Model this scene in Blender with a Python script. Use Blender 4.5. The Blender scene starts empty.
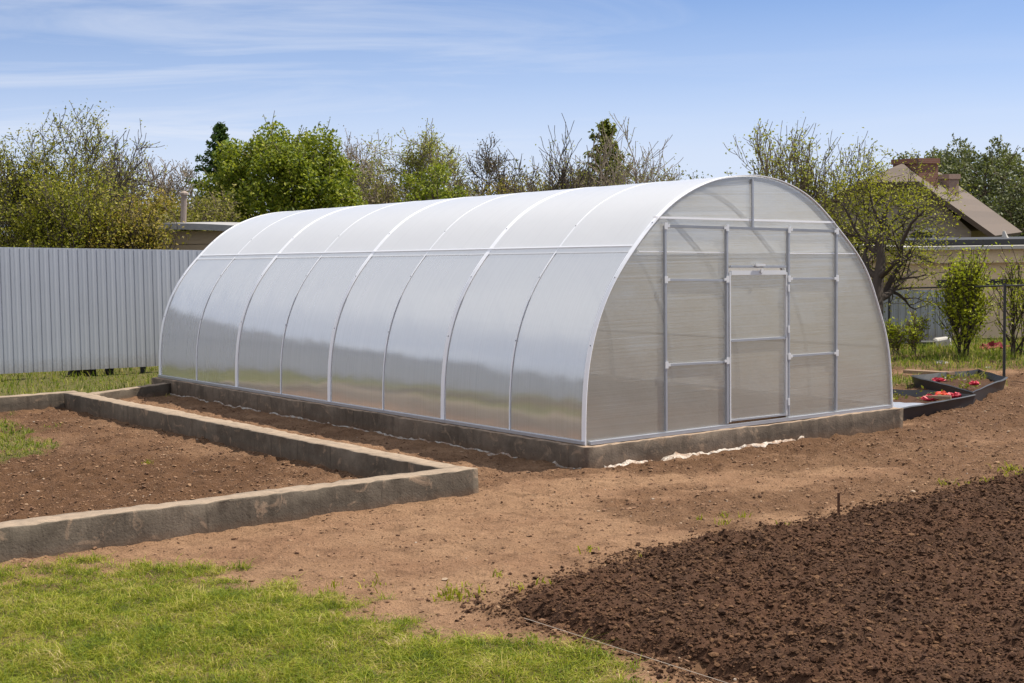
import bpy, math, random
import numpy as np
from math import sin, cos, pi, radians, sqrt, atan2
from mathutils import Vector

random.seed(7); RNG = np.random.default_rng(11)
SC = bpy.context.scene
COL = SC.collection

# ------------------------------------------------------------------ camera
CH = 1.85
F, PITCH, ROLL = 1564.7, -0.0732, -0.0133
fw = np.array([0, cos(PITCH), sin(PITCH)]); r0 = np.array([1.0, 0, 0]); u0 = np.cross(r0, fw)
RT = r0*cos(ROLL)+u0*sin(ROLL); UP = np.cross(RT, fw)
cam_d = bpy.data.cameras.new('camera'); cam = bpy.data.objects.new('camera', cam_d); COL.objects.link(cam)
from mathutils import Matrix
cam.matrix_world = Matrix(((RT[0], UP[0], -fw[0], 0), (RT[1], UP[1], -fw[1], 0), (RT[2], UP[2], -fw[2], CH), (0, 0, 0, 1)))
cam_d.sensor_width = 36; cam_d.lens = 36*F/1024; cam_d.clip_end = 3000; cam_d.clip_start = .05
SC.camera = cam

def ray(px, py):
    return fw+RT*(px-512)/F+UP*(341.5-py)/F
def gnd(px, py, z=0.0):            # where a sight line meets height z
    d = ray(px, py); t = (z-CH)/d[2]; return np.array([0, 0, CH])+d*t
def at(px, py, Y):                 # a point on a sight line at depth Y
    d = ray(px, py); return np.array([0, 0, CH])+d*(Y/d[1])

# ------------------------------------------------------------------ greenhouse frame of reference
GX, GY, TH = .5547, 11.9534, .6482
GW, GL, HB, SK = 3.62, 7.694, .165, -.0195
A1, A2, A3, A4 = .83, 1.53, 2.232, 2.855
ZT, ZM, ZL = 1.8685, 1.434, .742
ct, st = cos(TH), sin(TH)
def G(a, b, z):
    return np.array([GX+a*ct-b*st, GY+a*st+b*ct, z])
def loc2(x, y):
    dx, dy = x-GX, y-GY
    return dx*ct+dy*st, -dx*st+dy*ct

# ------------------------------------------------------------------ noise
_T = np.random.default_rng(5).random((256, 256))
def vnoise(x, y, seed=0):
    x = np.asarray(x)+seed*17.31; y = np.asarray(y)+seed*9.77
    xi = np.floor(x).astype(int); yi = np.floor(y).astype(int); fx = x-xi; fy = y-yi
    fx = fx*fx*(3-2*fx); fy = fy*fy*(3-2*fy)
    g = lambda i, j: _T[(xi+i) & 255, (yi+j) & 255]
    return (g(0, 0)*(1-fx)+g(1, 0)*fx)*(1-fy)+(g(0, 1)*(1-fx)+g(1, 1)*fx)*fy
def fbm(x, y, o=4, seed=0):
    s = 0; a = .5; t = 0
    for i in range(o):
        s = s+a*vnoise(x*2**i, y*2**i, seed+i*3); t += a; a *= .5
    return s/t

# ------------------------------------------------------------------ mesh helpers
FDIR = (.905, .425, 0.0)
class MB:
    def __init__(s): s.v = []; s.f = []; s.n = 0; s.uv = []
    def add(s, verts, faces):
        verts = [tuple(map(float, v)) for v in verts]
        s.v += verts; s.f += [tuple(i+s.n for i in f) for f in faces]; s.n += len(verts)
    def hexa(s, p):     # 8 corners: bottom ring, top ring
        s.add(p, [(3, 2, 1, 0), (4, 5, 6, 7), (0, 1, 5, 4), (1, 2, 6, 5), (2, 3, 7, 6), (3, 0, 4, 7)])
    def box(s, lo, hi, T=None):
        (x0, y0, z0), (x1, y1, z1) = lo, hi
        p = [(x0, y0, z0), (x1, y0, z0), (x1, y1, z0), (x0, y1, z0), (x0, y0, z1), (x1, y0, z1), (x1, y1, z1), (x0, y1, z1)]
        s.hexa([T(*q) for q in p] if T else p)
    def bar(s, p, q, w, t, nrm):      # rectangular bar from p to q; t = thickness along nrm
        p = np.array(p, float); q = np.array(q, float); d = q-p; d /= np.linalg.norm(d)
        n = np.array(nrm, float); n -= d*(n@d); n /= np.linalg.norm(n); c = np.cross(d, n)
        r = [c*-w/2-n*t/2, c*w/2-n*t/2, c*w/2+n*t/2, c*-w/2+n*t/2]
        s.hexa([p+k for k in r]+[q+k for k in r])
    def sweep(s, pts, rect):          # rect(i)-> 4 corners
        k = len(pts)
        vs = []
        for i in range(k): vs += list(rect(i))
        fs = []
        for i in range(k-1):
            for j in range(4):
                a = i*4+j; b = i*4+(j+1) % 4
                fs.append((a, b, b+4, a+4))
        fs += [(3, 2, 1, 0), tuple(range((k-1)*4, k*4))]
        s.add(vs, fs)
    def tube(s, pts, rad, n=6, cap=True):
        pts = [np.array(p, float) for p in pts]
        if not hasattr(rad, '__len__'): rad = [rad]*len(pts)
        vs = []; ref = np.array([.31, .17, .93])
        for i, p in enumerate(pts):
            d = pts[min(i+1, len(pts)-1)]-pts[max(i-1, 0)]; d = d/(np.linalg.norm(d)+1e-9)
            if abs(d@ref) > .97: ref = np.array([.9, .3, .1])
            a = np.cross(d, ref); a /= np.linalg.norm(a); b = np.cross(d, a)
            for k in range(n):
                t = 2*pi*k/n; vs.append(p+(a*cos(t)+b*sin(t))*rad[i])
        fs = []
        for i in range(len(pts)-1):
            for k in range(n):
                fs.append((i*n+k, i*n+(k+1) % n, (i+1)*n+(k+1) % n, (i+1)*n+k))
        if cap: fs += [tuple(range(n))[::-1], tuple(range((len(pts)-1)*n, len(pts)*n))]
        s.add(vs, fs)
    def build(s, name, mat, parent=None, loc=None, smooth=False, uvs=None):
        o0 = np.array(parent_loc(parent) if parent is not None else (loc if loc is not None else (0, 0, 0)))
        me = bpy.data.meshes.new(name)
        v = np.array(s.v)-o0
        me.from_pydata(v.tolist(), [], s.f); me.update()
        if smooth: me.polygons.foreach_set('use_smooth', [True]*len(me.polygons))
        if uvs is not None:
            l = me.uv_layers.new(name='flute'); lv = np.empty(len(me.loops), int); me.loops.foreach_get('vertex_index', lv)
            l.data.foreach_set('uv', np.array(uvs, float)[lv].ravel())
        for m in (mat if isinstance(mat, list) else [mat]): me.materials.append(m)
        o = bpy.data.objects.new(name, me); COL.objects.link(o)
        if parent is not None: o.parent = parent
        else: o.location = tuple(o0)
        return o
_pl = {}
def parent_loc(p):
    r = np.zeros(3)
    while p is not None: r += np.array(p.location); p = p.parent
    return r
def np_mesh(name, verts, faces_flat, sizes, mats, parent=None, loc=(0, 0, 0), smooth=False, matidx=None):
    o0 = parent_loc(parent) if parent is not None else np.array(loc, float)
    me = bpy.data.meshes.new(name); nv = len(verts)
    me.vertices.add(nv); me.vertices.foreach_set('co', (np.asarray(verts, float)-o0).astype(np.float32).ravel())
    me.loops.add(len(faces_flat)); me.loops.foreach_set('vertex_index', np.asarray(faces_flat, np.int32))
    me.polygons.add(len(sizes)); st_ = np.concatenate([[0], np.cumsum(sizes)[:-1]])
    me.polygons.foreach_set('loop_start', st_.astype(np.int32))
    if matidx is not None: me.polygons.foreach_set('material_index', np.asarray(matidx, np.int32))
    me.polygons.foreach_set('use_smooth', np.full(len(sizes), smooth))
    me.update(calc_edges=True); me.validate()
    for m in mats: me.materials.append(m)
    o = bpy.data.objects.new(name, me); COL.objects.link(o)
    if parent is not None: o.parent = parent
    else: o.location = tuple(o0)
    return o
def leaf_quads(C, S, rg, elong=1.5, upb=.3):
    n = len(C); nr = rg.normal(size=(n, 3)); nr[:, 2] = np.abs(nr[:, 2])+upb; nr /= np.linalg.norm(nr, axis=1)[:, None]
    t = rg.normal(size=(n, 3)); t -= nr*(t*nr).sum(1)[:, None]; t /= np.linalg.norm(t, axis=1)[:, None]; b = np.cross(nr, t)
    S = S[:, None]; q = np.stack([C-t*S*elong*.5, C+b*S*.42+nr*S*.1, C+t*S*elong*.5, C-b*S*.42+nr*S*.1], 1)
    return q.reshape(-1, 3), np.arange(n*4).reshape(-1, 4)
def tag(o, label=None, cat=None, group=None, kind=None):
    if label: o['label'] = label
    if cat: o['category'] = cat
    if group: o['group'] = group
    if kind: o['kind'] = kind
    return o
def empty(name, loc, label, cat, group=None):
    o = bpy.data.objects.new(name, None); COL.objects.link(o); o.location = tuple(map(float, loc)); o.empty_display_size = .2
    return tag(o, label, cat, group)
def plain_part(o):
    for k in ('label',):
        if k in o: del o[k]
    return o

# ------------------------------------------------------------------ materials
class NT:
    def __init__(s, name):
        s.m = bpy.data.materials.new(name); s.m.use_nodes = True; s.t = s.m.node_tree; s.t.nodes.clear()
        s.out = s.t.nodes.new('ShaderNodeOutputMaterial')
    def n(s, typ, **kw):
        x = s.t.nodes.new('ShaderNode'+typ)
        for k, v in kw.items():
            if k in x.inputs: s.put(x.inputs[k], v)
            else: setattr(x, k, v)
        return x
    def put(s, sock, v):
        if hasattr(v, 'outputs'): v = v.outputs[0]
        if isinstance(v, bpy.types.NodeSocket): s.t.links.new(v, sock)
        else:
            if isinstance(v, tuple) and len(v) == 3 and sock.type == 'RGBA': v = v+(1,)
            sock.default_value = v
    def math(s, op, a, b=0.0, c=None, clamp=False):
        x = s.t.nodes.new('ShaderNodeMath'); x.operation = op; x.use_clamp = clamp
        s.put(x.inputs[0], a); s.put(x.inputs[1], b)
        if c is not None: s.put(x.inputs[2], c)
        return x.outputs[0]
    def mix(s, fac, a, b, blend='MIX'):
        x = s.t.nodes.new('ShaderNodeMix'); x.data_type = 'RGBA'; x.blend_type = blend
        s.put(x.inputs[0], fac); s.put(x.inputs[6], a); s.put(x.inputs[7], b); return x.outputs[2]
    def ramp(s, fac, stops):
        x = s.t.nodes.new('ShaderNodeValToRGB'); e = x.color_ramp.elements
        while len(e) < len(stops): e.new(.5)
        for i, (p, c) in enumerate(stops): e[i].position = p; e[i].color = tuple(c)+(1,) if len(c) == 3 else c
        s.put(x.inputs[0], fac); return x.outputs[0]
    def noise(s, vec, scale, detail=4, rough=.55, dist=0.0):
        x = s.n('TexNoise', Scale=scale, Detail=detail, Roughness=rough, Distortion=dist)
        if vec is not None: s.put(x.inputs['Vector'], vec)
        return x.outputs[0]
    def done(s, sh, disp=None):
        if hasattr(sh, 'outputs'): sh = sh.outputs[0]
        s.t.links.new(sh, s.out.inputs[0]); return s.m
def pos(nt): return nt.n('NewGeometry').outputs['Position']
def bump(nt, h, strength=.5, dist=.02):
    return nt.n('Bump', Strength=strength, Distance=dist, Height=h).outputs[0]

def simple(name, col, rough=.6, metal=0.0, var=.25, scale=6, bumpsc=None, spec=.4):
    t = NT(name); P = pos(t); n = t.noise(P, scale, 5, .6)
    c = t.mix(n, tuple(k*(1-var) for k in col), tuple(min(1, k*(1+var)) for k in col))
    p = t.n('BsdfPrincipled', Roughness=rough, Metallic=metal); t.put(p.inputs['Base Color'], c); p.inputs['Specular IOR Level'].default_value = spec
    if bumpsc: t.put(p.inputs['Normal'], bump(t, t.noise(P, bumpsc, 4, .6), .4, .01))
    return t.done(p)

def m_ground():
    t = NT('dirt_and_turf'); P = pos(t)
    g = t.n('Attribute', attribute_name='turf').outputs['Fac']; d = t.n('Attribute', attribute_name='loose').outputs['Fac']
    n1 = t.noise(P, 1.1, 5, .6); n2 = t.noise(P, 9, 6, .65); n3 = t.noise(P, 60, 4, .7); n4 = t.noise(P, 28, 3, .6)
    tan = t.mix(n2, (.165, .094, .052), (.38, .236, .142))
    tan = t.mix(t.ramp(n1, [(.35, (0, 0, 0)), (.68, (1, 1, 1))]), tan, t.mix(n2, (.135, .071, .038), (.28, .16, .096)))
    loose = t.mix(n2, (.052, .0265, .0135), (.155, .083, .045))
    c = t.mix(d, tan, loose)
    n5 = t.noise(P, 5, 6, .7, .6)
    c = t.mix(t.ramp(n5, [(.30, (1, 1, 1)), (.50, (0, 0, 0))]), c, t.mix(.5, c, (.07, .036, .02)))
    c = t.mix(t.ramp(n3, [(.34, (1, 1, 1)), (.47, (0, 0, 0))]), c, t.mix(.6, c, (.03, .017, .01)))
    c = t.mix(t.ramp(n4, [(.66, (0, 0, 0)), (.74, (1, 1, 1))]), c, t.mix(.5, c, (.42, .31, .22)))
    turf = t.mix(n2, (.05, .055, .016), (.16, .14, .055))
    c = t.mix(g, c, turf)
    b = t.math('ADD', t.math('MULTIPLY', n2, .5), t.math('MULTIPLY', n3, .35))
    p = t.n('BsdfPrincipled', Roughness=.95); t.put(p.inputs['Base Color'], c); p.inputs['Specular IOR Level'].default_value = .12
    t.put(p.inputs['Normal'], bump(t, b, 1.0, .06)); return t.done(p)
def m_tilled(name, loose):
    t = NT(name); P = pos(t)
    n1 = t.noise(P, 2, 4); n2 = t.noise(P, 30, 6, .7); n3 = t.noise(P, 120, 3, .7); isl = t.n('NewGeometry').outputs['Random Per Island'] if loose else .45
    c = t.mix(n2, (.034, .0162, .0085), (.098, .047, .0265)); c = t.mix(t.ramp(n1, [(.35, (.7, .7, .7)), (.6, (0, 0, 0))]), c, t.mix(.55, c, (.022, .0125, .008)))
    c = t.mix(t.ramp(n3, [(.62, (0, 0, 0)), (.74, (1, 1, 1))]), c, (.18, .112, .062))
    c = t.mix(t.ramp(isl, [(.45, (0, 0, 0)), (.9, (.55, .55, .55)), (1, (.85, .85, .85))]), c, (.165, .09, .047))
    c = t.mix(t.ramp(isl, [(.0, (.25, .25, .25)), (.25, (0, 0, 0))]), c, (.028, .014, .0078))
    p = t.n('BsdfPrincipled', Roughness=.92); t.put(p.inputs['Base Color'], c); p.inputs['Specular IOR Level'].default_value = .15
    t.put(p.inputs['Normal'], bump(t, t.math('ADD', n2, t.math('MULTIPLY', n3, .5)), .8, .012)); return t.done(p)
def m_crumb():
    t = NT('dry_crumb'); isl = t.n('NewGeometry').outputs['Random Per Island']; P = pos(t)
    c = t.ramp(isl, [(0, (.10, .055, .034)), (.5, (.19, .11, .068)), (.97, (.25, .155, .092)), (.995, (.32, .23, .16)), (1, (.48, .42, .36))])
    p = t.n('BsdfPrincipled', Roughness=.95); t.put(p.inputs['Base Color'], c); p.inputs['Specular IOR Level'].default_value = .15
    t.put(p.inputs['Normal'], bump(t, t.noise(P, 90, 4), .6, .01)); return t.done(p)
def m_concrete(name, a, b, warm):
    t = NT(name); P = pos(t)
    n1 = t.noise(P, 1.7, 6, .65, .6); n2 = t.noise(P, 14, 6, .7); n3 = t.noise(P, 70, 3, .6)
    c = t.mix(n2, a, b); c = t.mix(t.ramp(n1, [(.36, (0, 0, 0)), (.6, (1, 1, 1))]), c, t.mix(n2, tuple(k*.5 for k in a), tuple(k*.62 for k in b)))
    n6 = t.noise(P, 5.5, 5, .7, 1.2); c = t.mix(t.ramp(n6, [(.56, (0, 0, 0)), (.66, (.75, .75, .75))]), c, (.30, .215, .15))
    vm = t.n('Mapping', Vector=P); vm.inputs['Scale'].default_value = (16, 16, 1.2); c = t.mix(t.ramp(t.noise(vm.outputs[0], 1, 4, .6), [(.54, (0, 0, 0)), (.7, (.6, .6, .6))]), c, t.mix(.7, c, (.03, .024, .018)))
    z = t.n('SeparateXYZ', Vector=P).outputs[2]
    st_ = t.noise(t.n('VectorMath', operation='MULTIPLY', **{'Vector': P}).outputs[0], 5)
    zf = t.math('ADD', z, t.math('MULTIPLY', t.math('SUBTRACT', n2, .5), .08))
    c = t.mix(t.ramp(zf, [(.0, (1, 1, 1)), (.06, (0, 0, 0))]), c, t.mix(.5, c, (.13, .075, .045)))   # soil splashed on the foot
    up = t.n('SeparateXYZ', Vector=t.n('NewGeometry').outputs['True Normal']).outputs[2]
    dust = t.math('MULTIPLY', t.math('GREATER_THAN', up, .7), t.ramp(n2, [(.2, (.35, .35, .35)), (.75, (.9, .9, .9))]))
    c = t.mix(dust, c, t.mix(n2, tuple(k*.75 for k in warm), warm))            # dry earth dust lying on the top faces
    c = t.mix(t.ramp(n3, [(.28, (1, 1, 1)), (.36, (0, 0, 0))]), c, t.mix(.6, c, (.02, .018, .015)))
    p = t.n('BsdfPrincipled', Roughness=.9); t.put(p.inputs['Base Color'], c); p.inputs['Specular IOR Level'].default_value = .2
    t.put(p.inputs['Normal'], bump(t, t.math('ADD', t.math('ADD', n2, n6), n3), .3, .01)); return t.done(p)
def m_poly(name, transp, gloss, tint=(.93, .94, .96), rough=.1, through=.58):
    t = NT(name); uv = t.n('UVMap', uv_map='flute').outputs[0]
    sx = t.n('Mapping', Vector=uv); sx.inputs['Scale'].default_value = (64, .5, 1)
    n = t.noise(sx.outputs[0], 1, 3, .6)
    sb = t.n('Mapping', Vector=uv); sb.inputs['Scale'].default_value = (26, .25, 1)
    nb = t.noise(sb.outputs[0], 1, 2, .5)
    cl = t.noise(uv, 2.2, 4, .6)
    geo = t.n('NewGeometry')
    lw = t.n('LayerWeight', Blend=.5).outputs['Facing']
    bm0 = t.n('Bump', Strength=.25, Distance=.05, Height=t.noise(uv, 1.4, 2, .5))
    bm = t.n('Bump', Strength=.22, Distance=.004, Height=t.math('ADD', n, t.math('MULTIPLY', cl, .5)), Normal=bm0.outputs[0]).outputs[0]
    dif = t.n('BsdfDiffuse', Color=tint, Normal=bm); trl = t.n('BsdfTranslucent', Color=tint, Normal=bm)
    tr = t.n('BsdfTransparent', Color=(.93, .95, .96))
    body = t.n('MixShader'); t.put(body.inputs[0], through); t.put(body.inputs[1], dif); t.put(body.inputs[2], trl)
    tf = t.math('SUBTRACT', t.math('MULTIPLY_ADD', t.math('SUBTRACT', n, .5), .35, transp), t.math('MULTIPLY', lw, .22), clamp=True)
    tf = t.math('ADD', tf, t.math('MULTIPLY', t.math('SUBTRACT', nb, .5), .16), clamp=True)
    tf = t.math('ADD', tf, t.math('MULTIPLY', t.math('SUBTRACT', t.noise(uv, .9, 4, .6), .5), .3*min(1, transp*6)), clamp=True)
    b2 = t.n('MixShader'); t.put(b2.inputs[0], tf); t.put(b2.inputs[1], body); t.put(b2.inputs[2], tr)
    gl = t.n('BsdfGlossy', Color=(.95, .96, .98), Normal=bm); t.put(gl.inputs['Roughness'], t.math('MULTIPLY_ADD', n, .10, rough))
    fr = t.math('MULTIPLY_ADD', t.math('POWER', lw, 2.2), .5, gloss)
    o = t.n('MixShader'); t.put(o.inputs[0], fr); t.put(o.inputs[1], b2); t.put(o.inputs[2], gl)
    return t.done(o)
def m_fence(name, col):
    t = NT(name); P = pos(t)
    n = t.noise(P, 1.5, 5); n2 = t.noise(P, 40, 3)
    c = t.mix(n, tuple(k*.9 for k in col), tuple(k*1.08 for k in col))
    dp = t.n('VectorMath', operation='DOT_PRODUCT'); t.put(dp.inputs[0], P); dp.inputs[1].default_value = FDIR
    wn = t.n('TexWhiteNoise', noise_dimensions='1D'); t.put(wn.inputs['W'], t.math('FLOOR', t.math('DIVIDE', dp.outputs['Value'], 1.12)))
    wn2 = t.n('TexWhiteNoise', noise_dimensions='1D'); t.put(wn2.inputs['W'], t.math('FLOOR', t.math('DIVIDE', dp.outputs['Value'], .118)))
    c = t.mix(t.math('ADD', t.math('MULTIPLY', wn.outputs[0], .13), t.math('MULTIPLY', wn2.outputs[0], .1)), c, tuple(k*.45 for k in col))      # sheet to sheet differences
    z = t.n('SeparateXYZ', Vector=P).outputs[2]; c = t.mix(t.ramp(t.math('ADD', z, t.math('MULTIPLY', n2, .25)), [(.2, (.5, .5, .5)), (.42, (0, 0, 0))]), c, (.25, .2, .15))   # mud splashes near the ground
    p = t.n('BsdfPrincipled', Metallic=.1); t.put(p.inputs['Base Color'], c); t.put(p.inputs['Roughness'], t.math('MULTIPLY_ADD', n2, .2, .38))
    return t.done(p)
def m_leaf(name, stops, trans=.35, clump=1.3):
    t = NT(name); P = pos(t); g = t.n('NewGeometry'); r = g.outputs['Random Per Island']
    n = t.noise(P, clump, 3, .6)
    f = t.math('ADD', t.math('MULTIPLY', r, .55), t.math('MULTIPLY', n, .45))
    c = t.ramp(f, stops)
    d = t.n('BsdfPrincipled', Roughness=.55); t.put(d.inputs['Base Color'], c); d.inputs['Specular IOR Level'].default_value = .3
    tl = t.n('BsdfTranslucent'); t.put(tl.inputs['Color'], t.mix(.5, c, (.2, .25, .02), 'SCREEN' if False else 'MIX'))
    s = t.n('MixShader'); t.put(s.inputs[0], trans); t.put(s.inputs[1], d); t.put(s.inputs[2], tl)
    return t.done(s)
def m_grass(name, stops):
    t = NT(name); P = pos(t); g = t.n('NewGeometry'); r = g.outputs['Random Per Island']
    n = t.noise(P, 2.5, 3, .6)
    n = t.noise(P, 4.5, 4, .65); f = t.math('ADD', t.math('MULTIPLY', r, .5), t.math('MULTIPLY_ADD', t.math('SUBTRACT', n, .5), 1.3, .25))
    c = t.ramp(f, stops)
    d = t.n('BsdfPrincipled', Roughness=.6); t.put(d.inputs['Base Color'], c); d.inputs['Specular IOR Level'].default_value = .25
    tl = t.n('BsdfTranslucent'); t.put(tl.inputs['Color'], c)
    s = t.n('MixShader'); t.put(s.inputs[0], .4); t.put(s.inputs[1], d); t.put(s.inputs[2], tl)
    return t.done(s)
def m_boards(name, a, b, pitch):
    t = NT(name); P = pos(t); z = t.n('SeparateXYZ', Vector=P).outputs[2]
    row = t.math('FLOOR', t.math('DIVIDE', z, pitch)); wn = t.n('TexWhiteNoise', noise_dimensions='1D'); t.put(wn.inputs['W'], row)
    mp = t.n('Mapping', Vector=P); mp.inputs['Scale'].default_value = (2, 2, 18)
    n = t.noise(mp.outputs[0], 2, 5, .65)
    c = t.mix(t.math('ADD', t.math('MULTIPLY', n, .6), t.math('MULTIPLY', wn.outputs[0], .4)), a, b)
    p = t.n('BsdfPrincipled', Roughness=.85); t.put(p.inputs['Base Color'], c); return t.done(p)
def m_brick(name, a, b, mortar, scale=5):
    t = NT(name); uvn = t.n('TexCoord').outputs['Object']
    sp = t.n('SeparateXYZ', Vector=uvn); cb = t.n('CombineXYZ')
    t.put(cb.inputs[0], t.math('ADD', sp.outputs[0], sp.outputs[1])); t.put(cb.inputs[1], sp.outputs[2])
    br = t.n('TexBrick', Vector=cb.outputs[0], Color1=a, Color2=b, Mortar=mortar, Scale=scale)
    br.inputs['Mortar Size'].default_value = .02
    p = t.n('BsdfPrincipled', Roughness=.9); t.put(p.inputs['Base Color'], t.mix(.35, br.outputs[0], t.mix(t.noise(uvn, 4), a, b))); return t.done(p)

M = {}
M['ground'] = m_ground(); M['tilled'] = m_tilled('tilled_earth', False); M['clod'] = m_tilled('earth_clods', True); M['crumb'] = m_crumb(); M['grass'] = m_grass('lawn_blades', [(.05, (.045, .075, .006)), (.3, (.12, .17, .009)), (.5, (.23, .27, .014)), (.66, (.34, .335, .035)), (.78, (.45, .37, .12)), (.92, (.55, .44, .24))])
M['rough'] = m_grass('rough_grass_blades', [(.1, (.05, .08, .01)), (.35, (.12, .175, .014)), (.55, (.2, .25, .02)), (.68, (.32, .31, .05)), (.82, (.40, .32, .14))])
M['plinth'] = m_concrete('plinth_concrete', (.115, .088, .068), (.24, .19, .147), (.40, .29, .21))
M['kerb'] = m_concrete('kerb_concrete', (.11, .09, .07), (.215, .178, .138), (.36, .275, .205))
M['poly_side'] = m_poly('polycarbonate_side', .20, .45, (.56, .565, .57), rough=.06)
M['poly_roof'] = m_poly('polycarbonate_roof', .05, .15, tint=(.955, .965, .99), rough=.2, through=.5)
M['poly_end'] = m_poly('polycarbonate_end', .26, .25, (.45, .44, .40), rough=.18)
M['strip'] = simple('pale_strip', (.80, .81, .86), .35, 0, .05)
M['galv'] = simple('galvanized_tube', (.42, .44, .485), .38, .55, .12, 9)
M['galvdark'] = simple('dull_galvanized_tube', (.30, .315, .35), .42, .5, .15, 9)
M['bracket'] = simple('bracket_metal', (.66, .67, .70), .35, .2, .06)
M['screw'] = simple('screw_head', (.16, .16, .18), .5, .4, .1)
M['fence'] = m_fence('grey_coated_sheet', (.555, .58, .65)); M['fence2'] = m_fence('old_galvanized_sheet', (.40, .43, .46))
M['dark'] = simple('dark_steel', (.03, .03, .032), .6, .2, .2)
M['stump'] = simple('shaded_post', (.025, .02, .016), .8, 0, .2)  # near-black colour carries the shade under the fence
M['film'] = simple('white_plastic_film', (.40, .345, .30), .5, 0, .18, 12, 20)
M['membrane'] = simple('grey_membrane', (.36, .34, .32), .6, 0, .25, 14, 30)
M['black'] = simple('black_plastic', (.02, .021, .026), .42, 0, .3, 5)
M['greyfilm'] = simple('grey_landscape_film', (.26, .28, .34), .35, 0, .15, 7, 12)
M['red'] = simple('red_plastic', (.40, .015, .04), .6, 0, .25, 12, 14); M['orange'] = simple('orange_red_plastic', (.65, .07, .03), .45, 0, .25, 12, 14)
M['maroon'] = simple('maroon_cloth', (.22, .012, .03), .8, 0, .2, 8, 10)
M['white'] = simple('dusty_white', (.42, .40, .37), .7, 0, .1); M['wood'] = simple('weathered_wood', (.2, .13, .085), .85, 0, .3, 20)
M['rust'] = simple('rusty_bar', (.12, .055, .03), .8, .2, .35, 60); M['string'] = simple('pale_string', (.42, .36, .3), .8, 0, .1)
M['stone'] = simple('grey_stone', (.25, .23, .22), .9, 0, .3, 10, 20)
M['boards'] = m_boards('shed_boards', (.24, .18, .12), (.44, .34, .24), .22)
M['pipe'] = simple('rusty_pipe', (.26, .21, .18), .7, .2, .25)
M['shedroof'] = simple('shed_roof_slate', (.27, .265, .27), .8, 0, .3, 12)
M['render'] = simple('beige_render', (.66, .50, .33), .9, 0, .13, 2.5, 30); M['render2'] = simple('beige_render_band', (.62, .48, .33), .9, 0, .13, 2.5, 30)
M['rooftile'] = m_boards('brown_roof_tiles', (.055, .039, .030), (.115, .082, .062), .16)
M['gable'] = m_brick('gable_brick', (.2, .165, .14), (.28, .235, .2), (.24, .22, .2), 5)
M['redbrick'] = m_brick('red_brick', (.15, .06, .04), (.21, .09, .06), (.2, .16, .14), 6)
M['pinkbrick'] = m_brick('pale_brick', (.22, .14, .11), (.30, .2, .16), (.3, .25, .22), 6)
M['glass'] = simple('dark_window', (.02, .025, .03), .1, 0, .1)
M['bark'] = simple('grey_brown_bark', (.115, .085, .062), .9, 0, .35, 14)
M['barkdark'] = simple('dark_bark', (.045, .033, .026), .9, 0, .35, 14)
M['twig'] = simple('pale_twig', (.21, .17, .135), .9, 0, .3, 8)
LEAF = {
 'lime': m_leaf('lime_leaf', [(.2, (.13, .16, .008)), (.5, (.30, .34, .012)), (.8, (.5, .5, .03))], .45),
 'willow': m_leaf('yellow_olive_leaf', [(.2, (.075, .085, .008)), (.42, (.16, .165, .012)), (.6, (.27, .255, .018)), (.85, (.38, .33, .035))]),
 'ochre': m_leaf('ochre_leaf', [(.2, (.11, .085, .014)), (.5, (.24, .185, .022)), (.8, (.38, .27, .04))]),
 'olive': m_leaf('olive_leaf', [(.2, (.07, .066, .012)), (.5, (.155, .14, .022)), (.8, (.26, .23, .035))]),
 'green': m_leaf('fresh_green_leaf', [(.2, (.045, .075, .008)), (.42, (.12, .165, .012)), (.6, (.24, .28, .022)), (.8, (.38, .38, .04))], .4, 1.1),
 'pine': m_leaf('dark_conifer_needle', [(.2, (.024, .055, .014)), (.5, (.06, .12, .026)), (.8, (.12, .2, .045))], .15),
 'cedar': m_leaf('olive_conifer_needle', [(.2, (.055, .068, .01)), (.5, (.125, .145, .018)), (.8, (.23, .24, .03))], .2),
 'bud': m_leaf('pale_bud_leaf', [(.2, (.17, .18, .03)), (.5, (.30, .31, .05)), (.8, (.42, .41, .09))]),
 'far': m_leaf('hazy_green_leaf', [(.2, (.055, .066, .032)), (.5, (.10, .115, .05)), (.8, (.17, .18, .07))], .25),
 'yellow': m_leaf('spring_yellow_leaf', [(.2, (.13, .14, .01)), (.5, (.27, .27, .013)), (.8, (.43, .40, .025))], .4),
 'brown': m_leaf('dry_bud', [(.2, (.09, .065, .04)), (.5, (.14, .105, .06)), (.8, (.2, .16, .075))], .2),
}

def m_film(name, col):
    t = NT(name); P = pos(t); n = t.noise(P, 9, 6, .7, .5); n2 = t.noise(P, 45, 3)
    c = t.mix(t.ramp(n, [(.42, (0, 0, 0)), (.6, (1, 1, 1))]), col, (.24, .145, .09)); c = t.mix(t.ramp(n2, [(.55, (0, 0, 0)), (.7, (.6, .6, .6))]), c, (.12, .07, .045))
    p = t.n('BsdfPrincipled', Roughness=.6); t.put(p.inputs['Base Color'], c); t.put(p.inputs['Normal'], bump(t, t.math('ADD', n, n2), .7, .02)); return t.done(p)
M['film'] = m_film('soiled_white_film', (.50, .45, .40)); M['membrane'] = m_film('soiled_membrane', (.36, .34, .31))

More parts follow.
